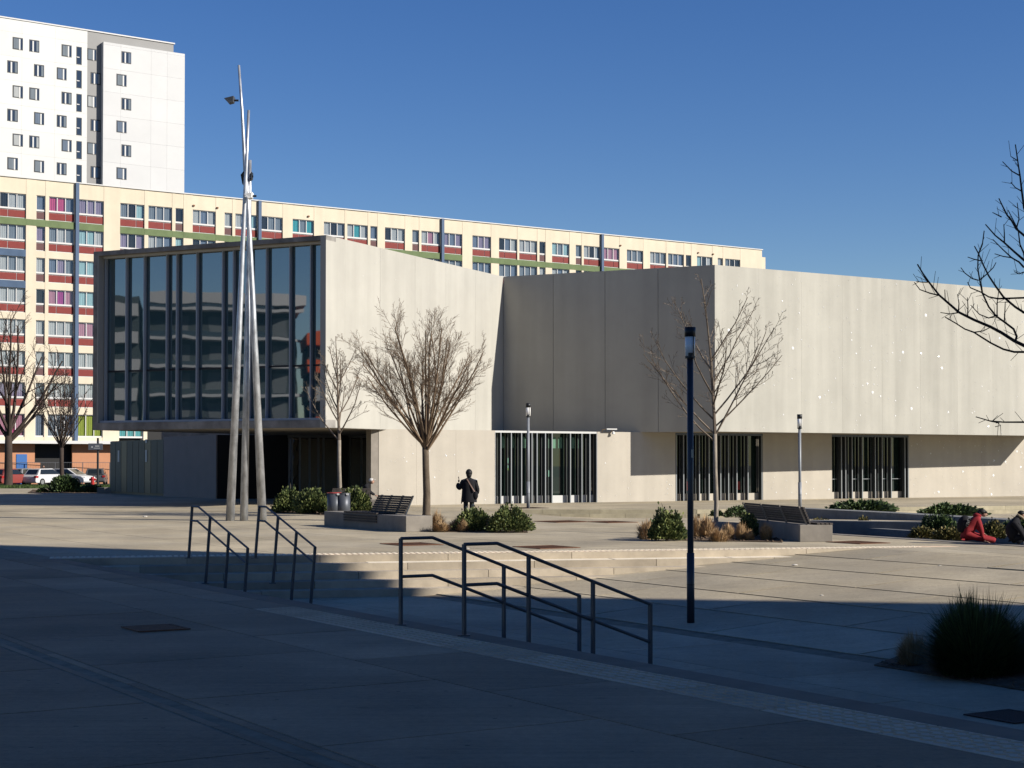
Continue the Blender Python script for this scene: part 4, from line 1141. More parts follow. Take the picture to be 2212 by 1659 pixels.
# left block near the doors
bp = onz(238, 1066); lbk = thing('concrete_block', 'low dark concrete block in the shade before the library doors', 'block', bp)
obj('slab', MB().box(0, 1.0, 0, .9, 0, .5), M['bench'], lbk, bevel=.02); obj('foot', MB().box(-.9, 0, .2, .8, 0, .38), M['bench'], lbk, bevel=.02)

# ------------------------------------------------------------------ pool with terraced walls
pool = struct(bpy.data.objects.new('pool', None)); COL.objects.link(pool)
struct(obj('pool_bed', MB().prism(POOL, -1.3, -.62), M['soil']))
wa = obj('water', MB().prism([(8.5, 45.4), (12.7, 37.2), (23.9, 37.2), (23.9, 54.2), (8.6, 54.2)], -.5, -.42), M['water']); struct(wa)
A1 = onz(1510, 1095); A2 = onz(1905, 1113, 0); A3 = onz(2240, 1134)
pw = thing('pool_wall', 'long dark concrete rear wall of the planted pool', 'wall', (0, 0, 0))
wallseg(pw, (10.0, 54.4), (14.5, 52.4), -.6, .02, .5, 'poolc'); wallseg(pw, (14.5, 52.4), (24, 45.6), -.6, .02, .5, 'poolc')
pw2 = thing('pool_wall', 'thin stepped concrete kerb crossing the middle of the pool', 'wall', (0, 0, 0))
wallseg(pw2, onz(1741, 1132, -.2)[:2], onz(1960, 1146, -.2)[:2], -.6, -.2, .3, 'poolc'); wallseg(pw2, onz(1960, 1146, -.2)[:2], onz(2212, 1158, -.2)[:2], -.6, -.2, .3, 'poolc')
pw3 = thing('pool_wall', 'near concrete edge of the pool along the sunlit paving', 'wall', (0, 0, 0))
wallseg(pw3, (8.3, 45.6), (12.6, 37.0), -.6, .015, -.35, 'bench'); wallseg(pw3, (12.6, 37.0), (16, 36.9), -.6, .015, -.35, 'bench')
pw4 = thing('pool_wall', 'short concrete end wall of the pool behind the right bench', 'wall', (0, 0, 0))
wallseg(pw4, (8.3, 54.5), (8.3, 45.6), -.6, .05, -.3, 'poolc')
# raised dark terrace slab beyond the pool
pw5 = thing('pool_wall', 'upper dark terrace wall stretching behind the pool plants', 'wall', (0, 0, 0))
wallseg(pw5, onz(1620, 1101, .0)[:2], onz(1930, 1118, 0)[:2], -.3, .16, .8, 'poolc'); wallseg(pw5, onz(1930, 1118, 0)[:2], onz(2240, 1138, 0)[:2], -.3, .16, .8, 'poolc')

# ------------------------------------------------------------------ vegetation
def leafy(name, label, loc, rx, ry, h, n, size, m, seed, cat='shrub', group=None, blade=False, droop=.3, stems=True):
    rr = random.Random(seed); mb = MB(); t_ = thing(name, label, cat, loc, 0, group)
    for i in range(n):
        a = rr.random()*6.283; 
        if blade:
            q = rr.random()**.6; bx, by = rx*.45*q*math.cos(a), ry*.45*q*math.sin(a)
            ph = math.acos(1-rr.random()*.93); k_ = rr.uniform(.72, 1.06)*(1+.10*math.sin(3*a+seed)+.07*math.sin(7*a+seed))
            p0 = Vector((bx, by, 0)); p2_ = Vector((rx*math.sin(ph)*math.cos(a)*k_, ry*math.sin(ph)*math.sin(a)*k_, h*max(.10, math.cos(ph))*k_))
            p2_ += Vector((rr.gauss(0, .04)*rx, rr.gauss(0, .04)*ry, abs(rr.gauss(0, .05))*h)); p1 = (p0+p2_)/2+Vector((-p2_.x*.12, -p2_.y*.12, p2_.z*.14))
            ww = size*rr.uniform(.6, 1.2); s_ = Vector((math.cos(a+1.57+rr.uniform(-.8, .8)), math.sin(a+1.57+rr.uniform(-.8, .8)), 0))*ww
            mb.add([p0-s_, p0+s_, p1+s_*.8, p1-s_*.8, p2_], [(0, 1, 2, 3), (3, 2, 4)])
        else:
            u = rr.uniform(0, 1); ph = math.acos(1-u*.98); rad = rr.uniform(.55, 1.0)**.6*(1+.16*math.sin(3*a+seed)+.12*math.sin(5*a+2*seed+4*u))
            c = Vector((rx*rad*math.sin(ph)*math.cos(a), ry*rad*math.sin(ph)*math.sin(a), h*rad*max(.03, math.cos(ph)*.93+.05)))
            if rr.random() < .07: c *= rr.uniform(1.04, 1.22)
            d = (c+Vector((rr.gauss(0, .3)*rx, rr.gauss(0, .3)*ry, h*.3+rr.gauss(0, .25)*h))).normalized()
            L_ = size*rr.uniform(.7, 1.5); s_ = d.cross(Vector((rr.gauss(0, 1), rr.gauss(0, 1), rr.gauss(0, 1)))).normalized()*L_*.28
            mb.add([c, c+d*L_*.5+s_, c+d*L_, c+d*L_*.5-s_], [(0, 1, 2, 3)])
    obj('foliage', mb, m, t_)
    if stems:
        sm = MB()
        for i in range(7):
            a = rr.random()*6.28; sm.tube([(0, 0, -.02), (rx*.35*math.cos(a), ry*.35*math.sin(a), h*.5)], [.02, .008], 4)
        obj('stem', sm, M['barkd'], t_)
    return t_
def at(x, y, z=0): p = onz(x, y, z); return p
def shrub(label, x, y, wpx, hpx, m='leaf', n=900, size=.068, group='green shrubs in the planters', z=0, blade=False, name='shrub', seed=None, flat=.8):
    p = at(x, y, z); k = F/p.y; return leafy(name, label, p, wpx/2/k, wpx/2/k*flat, hpx/k, n if blade or n > 6000 else int(n*2.8), size, M[m], seed or int(x*7+y), 'shrub' if name == 'shrub' else 'grass', group, blade)
def tuft(label, x, y, wpx, hpx, n=1100, size=.010, z=0, group='dry ornamental grass tufts'):
    return shrub(label, x, y, wpx*1.4, hpx*1.08, 'straw', n, size, group, z, True, 'grass_tuft')
shrub('left rounded hedge shrub behind the steel masts', 622, 1108, 62, 44, n=6500, size=.10)
shrub('rounded hedge shrub just left of the bins', 676, 1110, 66, 44, n=6500, size=.10)
shrub('green hedge shrub right of the bins, behind the bench', 768, 1112, 62, 50, n=6500, size=.10)
shrub('green broadleaf shrub in the middle planter below the walking person', 1023, 1148, 74, 44, n=1500)
shrub('spreading green shrub at the right end of the middle planter', 1098, 1150, 90, 50, n=1900)
tuft('pale dry grass tuft beside the tree trunk in the middle planter', 944, 1146, 36, 40)
tuft('low dry grass tuft spilling at the front of the middle planter', 953, 1149, 40, 22)
tuft('dry grass tuft left of the middle green shrub', 986, 1147, 36, 26)
tuft('dry grass tuft in front of the middle green shrub', 1000, 1149, 30, 26)
tuft('thin dry grass tuft between the two green shrubs', 1061, 1149, 20, 28)
tuft('dry grass tuft at the left end of the right planter', 1396, 1165, 42, 40, n=900)
shrub('broadleaf green shrub left of the blue lamp post', 1440, 1168, 74, 58, n=2000)
shrub('darker low shrub behind the left dry tuft of the right planter', 1415, 1163, 40, 34, 'leafd', n=700)
tuft('tall dry grass tuft just right of the blue lamp post', 1505, 1160, 34, 44); tuft('dry grass tuft left of the pale tree trunk', 1527, 1162, 40, 46)
tuft('low dry tuft in front of the pale tree trunk', 1553, 1170, 46, 28); tuft('dry grass tuft right of the pale tree trunk', 1574, 1165, 30, 32)
tuft('dry grass tuft before the small green shrub', 1600, 1167, 26, 36); tuft('small dry tuft on the mulch of the right planter', 1618, 1168, 24, 22)
shrub('small green shrub in front of the right bench', 1617, 1160, 40, 44, n=800)
tuft('dry grass tuft beside the concrete end of the right bench', 1655, 1167, 30, 34)
shrub('broad dark green mound beside the upper pool terrace, left one', 1865, 1107, 132, 19, 'leafd', n=1800, size=.14, group='low plants round the pool', flat=.4)
shrub('broad dark green mound beside the upper pool terrace, right one', 2050, 1115, 125, 19, 'leafd', n=1800, size=.14, group='low plants round the pool', flat=.4)
shrub('dark plants behind the pale tree trunk at the pool end', 1600, 1118, 70, 22, 'leafd', n=900, group='low plants round the pool')
shrub('small dark plants at the foot of the terrace step', 1548, 1115, 24, 10, 'leafd', n=250, group='low plants round the pool')
shrub('green water plants right of the bench back', 1690, 1128, 60, 18, 'leafd', n=500, z=-.2, group='low plants round the pool')
shrub('bushy green plant left of the person in red', 2030, 1152, 74, 36, 'leafd', n=1500, z=-.2, group='low plants round the pool')
shrub('yellow green weeds on the near pool edge', 1990, 1163, 46, 20, 'leafy', n=500, z=-.1, group='low plants round the pool')
shrub('yellow green weeds beside the knees of the person in red', 2050, 1168, 56, 24, 'leafy', n=700, z=-.05, group='low plants round the pool')
shrub('small weeds in the middle of the pool', 1865, 1140, 26, 20, 'leafy', n=250, z=-.3, group='low plants round the pool')
shrub('thin weeds at the left end of the pool water', 1770, 1134, 60, 12, 'leafy', n=300, z=-.3, group='low plants round the pool')
shrub('brownish weeds between the two crouching people', 2145, 1165, 50, 34, 'leafy', n=700, z=-.1, group='low plants round the pool')
shrub('low weeds behind the person in black', 2200, 1150, 60, 26, 'leafd', n=700, z=-.2, group='low plants round the pool')
zz = zmid(onz(2110, 1465, -.55)); fgp = onz(2106, 1462, zz)
leafy('shrub', 'big dark shrub with upright spiky leaves in the foreground corner', fgp, .84, .7, .98, 9000, .012, M['leafd'], 77, 'shrub', None, True)
leafy('grass_tuft', 'brown dry grass tuft left of the big foreground shrub', onz(1972, 1440, zz), .33, .33, .46, 2600, .005, M['straw'], 78, 'grass', 'dry ornamental grass tufts', True)
leafy('shrub', 'smaller dark shrub cut by the right picture edge', onz(2225, 1452, zz), .5, .5, .7, 1500, .010, M['leafd'], 79, 'shrub', None, True)
shrub('dark bush in the shade at the foot of the slender left tree', 142, 1064, 52, 30, 'leafd', n=1800, size=.2, group='shaded bushes at the left')
shrub('small dark plant left of the shaded bush', 92, 1064, 18, 6, 'leafd', n=120, size=.15, group='shaded bushes at the left')
shrub('low dark plants between the bush and the concrete block', 195, 1064, 60, 12, 'leafd', n=500, size=.18, group='shaded bushes at the left')
# mulch beds
def bed(label, pts, z=0, n=260, seed=1, zf=None):
    P = [onz(x, y, z) for x, y in pts]; c = sum(P, Vector((0, 0, 0)))/len(P); mb = MB()
    poly = [(p.x-c.x, p.y-c.y) for p in P]
    if area(poly) < 0: poly.reverse()
    zt = (lambda p: zf((p[0]+c.x, p[1]+c.y))-z+.018) if zf else .018
    mb.prism(poly, -.3 if zf else -.05, zt); rr = random.Random(seed)
    for i in range(n):
        a, b = rr.random(), rr.random(); k = rr.randrange(len(poly)); p1 = Vector(poly[k]); p2_ = Vector(poly[(k+1) % len(poly)])
        q = (p1*(1-a)+p2_*a)*math.sqrt(b); r_ = rr.uniform(.02, .07)
        b_ = (zf((q.x+c.x, q.y+c.y))-z if zf else 0)+.015
        mb.add([(q.x-r_, q.y, b_), (q.x, q.y-r_, b_), (q.x+r_, q.y, b_), (q.x, q.y+r_, b_), (q.x, q.y, b_+r_*.7)], [(0, 1, 4), (1, 2, 4), (2, 3, 4), (3, 0, 4)])
    o = obj('mulch_bed', mb, M['soil'], loc=(c.x, c.y, z)); return tag(o, label, 'planting bed')
bed('brown mulch bed of the middle planter', [(925, 1149), (1140, 1151), (1135, 1138), (925, 1136)])
bed('brown mulch bed of the right planter round the pale tree', [(1378, 1162), (1480, 1168), (1690, 1172), (1690, 1152), (1480, 1148), (1385, 1150)], n=500)
bed('mulch bed under the hedge shrubs behind the bins', [(590, 1107), (700, 1113), (800, 1112), (800, 1098), (600, 1098)])
bed('dark mulch bed under the foreground shrub', [(1888, 1437), (2212, 1492), (2330, 1500), (2330, 1430), (2000, 1412)], z=zmid(fgp), n=420, zf=zmid)
bed('mulch bed in the shade beside the slender left tree', [(60, 1065), (235, 1066), (235, 1058), (70, 1058)])

# trees
def tree(label, base, H, trunk_h, tr, spec, seed, bark, twig, name='bare_tree', group='bare winter trees on the plaza', lean=(0, 0), rotz=0):
    """spec: limbs=[(height fraction of trunk top, angle from vertical, azimuth, length)], plus branching parameters"""
    rr = random.Random(seed); t_ = thing(name, label, 'tree', base, rotz, group)
    tm = MB(); cm = MB()
    def curve(p, d, L, r0, r1, n, up, wig):
        pts = [p.copy()]; rs = [r0]; d = d.normalized()
        for i in range(n):
            d = (d+Vector((0, 0, up/n))+Vector((rr.gauss(0, wig), rr.gauss(0, wig), rr.gauss(0, wig*.6)))).normalized()
            pts.append(pts[-1]+d*(L/n)); rs.append(r0+(r1-r0)*(i+1)/n)
        return pts, rs, d
    def branch(p, d, L, r, lev):
        n = 5 if lev == 0 else 4 if lev == 1 else 3
        sides = 6 if lev == 0 else 4 if lev == 1 else 3
        pts, rs, de = curve(p, d, L, r, max(r*.35, spec['rmin']), n, spec['up'][min(lev, len(spec['up'])-1)], spec['wig'])
        cm.tube(pts, rs, sides, cap=False)
        if lev >= spec['lev']: return
        k = spec['kids'][lev]
        for i in range(k):
            f = spec['f0'][lev]+(1-spec['f0'][lev])*(i+rr.random()*.8)/k; f = min(f, .98)
            j = int(f*n); j = min(j, n-1); q = pts[j].lerp(pts[j+1], f*n-j); dd = (pts[j+1]-pts[j]).normalized()
            ax = dd.cross(Vector((rr.gauss(0, 1), rr.gauss(0, 1), rr.gauss(0, 1)))).normalized()
            ang = R(rr.uniform(*spec['ang'][lev]))
            nd = Matrix.Rotation(ang, 3, ax) @ dd
            if nd.z < spec.get('minz', -.1): nd.z = abs(nd.z)*.5
            branch(q, nd, L*spec['len'][lev]*rr.uniform(.6, 1.15)*(1.1-.45*f), max(rs[j]*spec.get('rk', .55), spec['rmin']), lev+1)
    lead = spec.get('leader', 0)
    tp = [Vector((lean[0]*z/trunk_h+.02*math.sin(z*2), lean[1]*z/trunk_h, z)) for z in [0, .12, trunk_h*.33, trunk_h*.66, trunk_h]]
    trs = [tr*1.45, tr*1.1, tr, tr*.93, tr*.88]
    tm.tube(tp, trs, 12); top = tp[-1]
    lpts = [top]
    if lead:
        pts, rs, _ = curve(top, Vector((lean[0]*.3, 0, 1)), lead, tr*.8, .012, 8, .2, .035); cm.tube(pts, rs, 7, cap=False); lpts = pts
        for f in [.25+.07*i for i in range(11)]:
            j = min(int(f*8), 7); a = rr.random()*6.283
            branch(pts[j].lerp(pts[j+1], f*8-j), Vector((math.cos(a)*.8, math.sin(a)*.8, .9)), lead*spec.get('lk', .38)*(1.25-f), rs[j]*.5, 1)
    for (hf, an, az, L) in spec['limbs']:
        z = hf*trunk_h
        q = top.copy() if hf >= 1 and not lead else None
        if q is None:
            if hf <= 1: q = Vector((lean[0]*hf, lean[1]*hf, z))
            else:
                k = min((hf-1)*trunk_h/max(lead, .1), .95)*8; j = min(int(k), 7); q = lpts[j].lerp(lpts[j+1], k-j)
        an += rr.uniform(-2, 2); a = R(an)
        d = Vector((math.sin(a)*math.cos(R(az)), math.sin(a)*math.sin(R(az)), math.cos(a)))
        branch(q-Vector((0, 0, .03)), d, L, tr*spec.get('lr', .45)*(.6+.4*min(1, L/3)), 0)
    obj('trunk', tm, bark, t_, True); o = obj('crown', cm, twig, t_)
    return t_
rt_ = random.Random(3)
# vase shaped tree
vl = []
for i in range(26):
    az = i*137.5 % 360; an = 4+44*((i+.5)/26)**.7
    vl.append((1.0 if i % 3 else .93, an, az, (4.75-.022*an+rt_.uniform(-.4, .3))))
bv = onz(921, 1117)
tree('vase-shaped bare tree with a dense fan of fine twigs, beside the bench', bv, 7.7, 2.55, .135,
     dict(limbs=vl, lev=3, kids=[9, 7, 5], f0=[.30, .22, .2], ang=[(14, 40), (20, 48), (22, 55)], len=[.38, .44, .5], up=[.04, .22, .2, .1], wig=.06, rmin=.0038, rk=.42, lr=.36), 21, M['bark'], M['twig'], lean=(-.02, 0))
# pale thin tree right of centre
ll = [(1.0, 48, 185, 3.0), (1.0, 32, 10, 3.2), (1.0, 40, -30, 2.8), (1.15, 50, 170, 2.7), (1.2, 42, 5, 2.9), (1.4, 40, 200, 2.5), (1.5, 40, 30, 2.4), (1.05, 40, 100, 2.2), (1.3, 40, 280, 2.2), (1.65, 36, 160, 2.0), (1.75, 36, -10, 2.0), (.93, 52, 185, 2.8), (1.08, 46, 0, 2.7)]
be = onz(1546, 1153)
tree('slim bare tree with a pale straight trunk against the library corner', be, 7.4, 2.75, .062,
     dict(limbs=ll, leader=4.3, lev=3, kids=[7, 4, 3], f0=[.25, .25, .3], ang=[(22, 48), (25, 55), (25, 60)], len=[.36, .45, .45], up=[.6, .4, .2, .1], wig=.07, rmin=.0048, rk=.5, lr=.45, lk=.30), 33, M['barkp'], M['twigp'])
# tree left of the vase tree
bc = onz(733, 1101)
ll = [(1.0+.09*i, 48-2*i, (i*140+170) % 360, 2.7-.13*i) for i in range(11)]
tree('slender bare tree before the corner of the glazed box', bc, 8.2, 2.9, .085,
     dict(limbs=ll, leader=4.4, lev=3, kids=[7, 4, 3], f0=[.25, .25, .3], ang=[(24, 50), (25, 55), (25, 60)], len=[.38, .45, .45], up=[.6, .4, .2, .1], wig=.06, rmin=.006, rk=.5, lr=.45, lk=.27), 44, M['barkp'], M['twigp'])
# big tree at the left edge
ba = Vector((ray(18, 1043)[0]*136, 136, 0))
ll = [(1.0, 14, 0, 9), (1.0, 20, 120, 8.5), (1.0, 24, 230, 8), (.85, 42, -5, 8), (.85, 38, 180, 8), (.8, 50, 20, 6.5), (.9, 40, 290, 7), (.95, 34, 60, 7.5), (1, 8, 300, 9.5)]
tree('big dark bare tree at the left edge in front of the orange ground floor', ba, 16, 4.6, .33,
     dict(limbs=ll, lev=3, kids=[6, 6, 4], f0=[.3, .2, .2], ang=[(20, 45), (22, 50), (25, 55)], len=[.42, .45, .45], up=[.45, .3, .2, .1], wig=.06, rmin=.011, rk=.5, lr=.5), 55, M['barkd'], M['barkd'], group='dark bare trees at the left')
bb2 = Vector((ray(133, 1062)[0]*112, 112, 0))
ll = [(1.0, 6+2.6*i, (i*137.5) % 360, 5.2-.11*i) for i in range(14)]
tree('slender dark bare tree with dense upright twigs above the shaded bush', bb2, 9, 3.0, .15,
     dict(limbs=ll, lev=3, kids=[7, 5, 3], f0=[.15, .2, .2], ang=[(20, 42), (20, 45), (25, 50)], len=[.30, .42, .45], up=[.5, .35, .2, .1], wig=.05, rmin=.0105, rk=.5, lr=.34), 66, M['barkd'], M['barkd'], group='dark bare trees at the left')
# tree cut by the right picture edge: limbs follow the photograph
bfY = 19.6; bx = ray(2300, 1440)[0]*bfY; bf = Vector((bx, bfY, zmid((bx, bfY))))
tf = thing('bare_tree', 'bare tree outside the right edge whose dark branches reach into the sky', 'tree', bf, 0, 'bare winter trees on the plaza')
obj('trunk', MB().tube([(0, 0, 0), (0, 0, .15), (.02, 0, 1.2), (0, 0, 2.4), (-.02, 0, 4.2), (-.1, .05, 6.2)], [.12, .09, .08, .07, .045, .012], 10), M['barkd'], tf, True)
def cpx(p, Y=bfY): return atY(1810.4+.3968*p[0], 274.3+.3968*p[1], Y)-bf
PLY = [
 ([(1235, 1290), (1012, 1190), (960, 1165), (890, 1120), (830, 1088), (740, 1050), (660, 1010), (590, 950), (550, 915), (495, 845), (460, 795), (432, 747)], .02, -.3),
 ([(965, 1165), (972, 1140), (955, 1100), (905, 1062), (860, 1030), (820, 980), (785, 905), (770, 830), (760, 770), (762, 700), (785, 640), (795, 565)], .012, -.3),
 ([(1235, 1120), (1012, 1010), (965, 980), (900, 925), (860, 870), (820, 810), (790, 750), (765, 690), (742, 648)], .014, .2),
 ([(1235, 900), (1012, 725), (960, 680), (905, 630), (855, 590), (802, 530)], .014, .1), ([(1012, 765), (985, 735), (945, 712), (900, 670), (842, 612)], .009, .0),
 ([(1235, 800), (1012, 590), (970, 555), (945, 510), (920, 480), (895, 430), (875, 388)], .013, -.1), ([(1235, 900), (1080, 640), (1012, 440), (1000, 350), (990, 265), (980, 200), (965, 95)], .014, .1),
 ([(1235, 1260), (1012, 1225), (960, 1225), (900, 1210), (830, 1175), (740, 1118), (690, 1100), (640, 1068), (583, 1035)], .012, -.5),
 ([(1235, 1640), (1012, 1607), (900, 1607), (825, 1600), (750, 1578)], .010, -.2), ([(1235, 960), (1012, 930), (870, 935), (820, 925), (780, 900), (720, 875), (705, 845)], .010, .2),
 ([(1050, 800), (1012, 690), (990, 640), (980, 560), (925, 452)], .009, 0), ([(905, 630), (905, 580), (902, 530)], .006, 0), ([(970, 555), (985, 500), (975, 412)], .006, 0),
 ([(890, 490), (840, 465)], .005, 0), ([(1000, 350), (965, 330), (940, 300)], .005, 0), ([(990, 265), (945, 240), (895, 188)], .006, 0), ([(980, 185), (940, 160)], .004, 0),
 ([(655, 1005), (658, 960), (650, 910)], .005, -.3), ([(705, 1030), (707, 980), (704, 928)], .005, -.3), ([(870, 1025), (820, 1040), (770, 1020), (722, 970)], .006, -.3), ([(765, 835), (730, 825), (690, 795), (668, 765)], .005, -.3),
 ([(775, 830), (810, 800), (845, 765), (860, 737)], .005, -.3), ([(785, 730), (740, 720), (705, 708)], .005, 0), ([(905, 1060), (908, 1000), (910, 950)], .005, -.3), ([(865, 1035), (866, 960), (875, 885)], .005, 0),
 ([(555, 918), (500, 905), (445, 885), (415, 845)], .006, -.3), ([(495, 845), (455, 845), (425, 840)], .004, -.3), ([(740, 1118), (790, 1110), (830, 1090)], .005, -.4), ([(825, 1600), (870, 1610), (885, 1625), (855, 1632)], .005, -.2),
 ([(950, 712), (900, 705), (852, 690)], .005, 0), ([(1012, 790), (985, 800), (958, 787)], .005, 0), ([(660, 1010), (610, 1018), (557, 1010)], .005, -.3)]
fm = MB(); rr = random.Random(9)
for pts, r_, dy in PLY:
    P = [cpx(p, bfY+dy) for p in pts]; n = len(P)
    fm.tube(P, [r_*(1-.75*i/(n-1))+.0035 for i in range(n)], 5, cap=False)
    fm.tube([Vector((-p.x*1.02, -p.y+.1, p.z+.25)) for p in P], [r_*(1-.75*i/(n-1))+.0035 for i in range(n)], 5, cap=False)
    for i in range(1, n):
        for k in range(2):
            if rr.random() < .6:
                q = P[i-1].lerp(P[i], rr.random()); d = (P[i]-P[i-1]).normalized(); s_ = rr.choice((-1, 1)); L_ = rr.uniform(.05, .16)
                e = q+(d*.8+Vector((-d.z, 0, d.x))*s_*rr.uniform(.5, 1))*L_; e.z += .02; fm.tube([q, e], [.0042, .003], 3, cap=False)
obj('crown', fm, M['barkd'], tf)

# ------------------------------------------------------------------ people (skinned bodies)
def skinned(name, verts, edges, radii, m, parent, sub=2, root=0):
    me = bpy.data.meshes.new(name); me.from_pydata(verts, edges, []); me.materials.append(m); me.update()
    o = link(name, me, parent)
    sk = o.modifiers.new('skin', 'SKIN'); sk.use_smooth_shade = True
    for i, v in enumerate(me.skin_vertices[0].data):
        r_ = radii[i]; v.radius = r_ if isinstance(r_, tuple) else (r_, r_); v.use_root = (i == root)
    if sub: s_ = o.modifiers.new('sub', 'SUBSURF'); s_.levels = sub; s_.render_levels = sub
    return o
def ell(mb, c, r, n=10, k=7):
    vs = []; fs = []
    for i in range(k+1):
        ph = math.pi*i/k
        for j in range(n): th = 6.283*j/n; vs.append((c[0]+r[0]*math.sin(ph)*math.cos(th), c[1]+r[1]*math.sin(ph)*math.sin(th), c[2]+r[2]*math.cos(ph)))
    for i in range(k):
        for j in range(n): j2 = (j+1) % n; fs.append((i*n+j, (i+1)*n+j, (i+1)*n+j2, i*n+j2))
    mb.add(vs, fs); return mb
def hand(parent, p, d, up=Vector((0, 0, 1)), m='skin', s=1.0):
    p = Vector(p); d = Vector(d).normalized(); side = d.cross(up).normalized()
    v = [p, p+d*.045*s, p+d*.085*s]; e = [(0, 1), (1, 2)]; r_ = [.022*s, .028*s, .026*s]
    for i, L_ in enumerate((.055, .068, .062, .048)):
        b = p+d*.085*s+side*(i-1.5)*.018*s; k = len(v); v += [b, b+d*L_*s-up*.012*s, b+d*L_*1.5*s-up*.035*s]; e += [(2, k), (k, k+1), (k+1, k+2)]; r_ += [.009*s, .008*s, .007*s]
    k = len(v); b = p+d*.03*s+side*.03*s; v += [b, b+(d+side).normalized()*.045*s]; e += [(1, k), (k, k+1)]; r_ += [.011*s, .009*s]
    return skinned('hand', [tuple(q) for q in v], e, r_, M[m], parent, 1)
# walking person, seen from behind
pp = onz(1013, 1138); hum = thing('person', 'person in a black coat with a tan shoulder strap standing with back to the viewer', 'person', pp)
hum.scale = (1.04, 1.04, 1.015)
v = [(0, 0, .92), (0, 0, 1.15), (0, 0, 1.36), (0, .01, 1.46), (0, .01, 1.52), (-.19, 0, 1.36), (-.30, .04, 1.13), (-.33, .16, 1.32), (.19, 0, 1.36), (.24, .02, 1.10), (.20, .12, .93), (-.09, 0, .84), (-.10, .0, .47), (-.085, .05, .09), (-.085, -.08+.2, .05), (.09, 0, .84), (.08, -.02, .47), (.06, -.06, .09), (.06, .06, .05)]
e = [(0, 1), (1, 2), (2, 3), (3, 4), (2, 5), (5, 6), (6, 7), (2, 8), (8, 9), (9, 10), (0, 11), (11, 12), (12, 13), (13, 14), (0, 15), (15, 16), (16, 17), (17, 18)]
r_ = [(.16, .12), (.16, .12), (.15, .11), .06, .055, .075, .06, .045, .075, .06, .045, .085, .06, .045, .04, .085, .06, .045, .04]
skinned('body', v, e, r_, M['jeans'], hum)
ck = MB()
prof = [(.74, .235, .16), (.82, .23, .16), (.95, .215, .15), (1.12, .205, .14), (1.28, .215, .135), (1.38, .20, .12), (1.44, .11, .09), (1.47, .07, .065)]
n = 20
vs = [(a*math.cos(6.283*j/n)*(1+.03*math.sin(5*6.283*j/n)), b*math.sin(6.283*j/n), z-(.05 if i == 0 and j in (9, 10, 11) else 0)) for i, (z, a, b) in enumerate(prof) for j in range(n)]
ck.add(vs, [(i*n+j, i*n+(j+1) % n, (i+1)*n+(j+1) % n, (i+1)*n+j) for i in range(len(prof)-1) for j in range(n)])
obj('coat', ck, M['coat'], hum, True)
skinned('coat_sleeves', [(0, 0, 1.34), (-.17, 0, 1.35), (-.28, .03, 1.13), (-.335, .05, 1.20), (-.31, .12, 1.31), (.17, 0, 1.35), (.255, .0, 1.12), (.24, .06, .98)], [(0, 1), (1, 2), (2, 3), (3, 4), (0, 5), (5, 6), (6, 7)], [.09, .088, .075, .07, .055, .088, .07, .055], M['coat'], hum)
ell(hd_ := MB(), (0, .02, 1.60), (.078, .095, .115)); obj('head', hd_, M['skin'], hum, True)
hr = MB(); ell(hr, (-.0, .0, 1.625), (.098, .105, .115), 14, 9); ell(hr, (.0, -.03, 1.55), (.08, .07, .08)); obj('hair', hr, M['hair'], hum, True)
obj('nose', MB().tube([(0, .10, 1.61), (0, .135, 1.58)], [.01, .014], 5), M['skin'], hum)
hand(hum, (-.31, .14, 1.33), (.1, .2, .8), Vector((1, 0, 0))); hand(hum, (.24, .08, .96), (0, .3, -1), Vector((1, 0, 0)))
obj('strap', MB().add([(-.075, -.118, 1.45), (-.04, -.118, 1.45), (.19, -.165, 1.06), (.155, -.175, 1.06), (-.075, -.10, 1.45), (-.04, -.10, 1.45), (.19, -.14, 1.06), (.155, -.15, 1.06)], [(0, 3, 2, 1), (4, 5, 6, 7), (0, 1, 5, 4), (1, 2, 6, 5), (2, 3, 7, 6), (3, 0, 4, 7)]), M['strap'], hum)
bg_ = MB(); ell(bg_, (.20, -.10, .96), (.085, .05, .13)); tag(obj('shoulder_bag', bg_, M['coat'], None, True, loc=pp), 'small black shoulder bag hanging at the hip of the standing person', 'bag')
# seated person behind the bench
s0 = onz(800, 1102); s0.x -= .1
sat = thing('person', 'seated person in dark clothes and white cap leaning forward on the far bench', 'person', (s0.x, s0.y+.3, 0))
v = [(-.35, 0, .52), (-.27, 0, .78), (-.12, 0, .98), (0, 0, 1.06), (.07, 0, 1.12), (-.10, -.17, .98), (.05, -.2, .75), (.25, -.15, .62), (-.10, .17, .98), (.05, .2, .75), (.25, .15, .62), (-.32, -.1, .52), (.08, -.12, .5), (.1, -.12, .08), (.28, -.12, .05), (-.32, .1, .52), (.08, .12, .5), (.1, .12, .08), (.28, .12, .05)]
e = [(0, 1), (1, 2), (2, 3), (3, 4), (2, 5), (5, 6), (6, 7), (2, 8), (8, 9), (9, 10), (0, 11), (11, 12), (12, 13), (13, 14), (0, 15), (15, 16), (16, 17), (17, 18)]
r_ = [.17, .17, .15, .07, .055, .085, .06, .045, .085, .06, .045, .1, .075, .05, .045, .1, .075, .05, .045]
skinned('body', v, e, r_, M['coat'], sat)
ell(h_ := MB(), (.14, 0, 1.19), (.095, .078, .115)); obj('head', h_, M['skin'], sat, True)
obj('nose', MB().tube([(.22, 0, 1.19), (.255, 0, 1.165)], [.01, .015], 5), M['skin'], sat)
cp = MB(); ell(cp, (.11, 0, 1.235), (.105, .09, .085)); cp.box(.16, .29, -.06, .06, 1.25, 1.262); obj('cap', cp, M['cap'], sat, True)
hand(sat, (.26, -.15, .61), (.8, .2, -.2)); hand(sat, (.26, .15, .61), (.8, -.2, -.2))
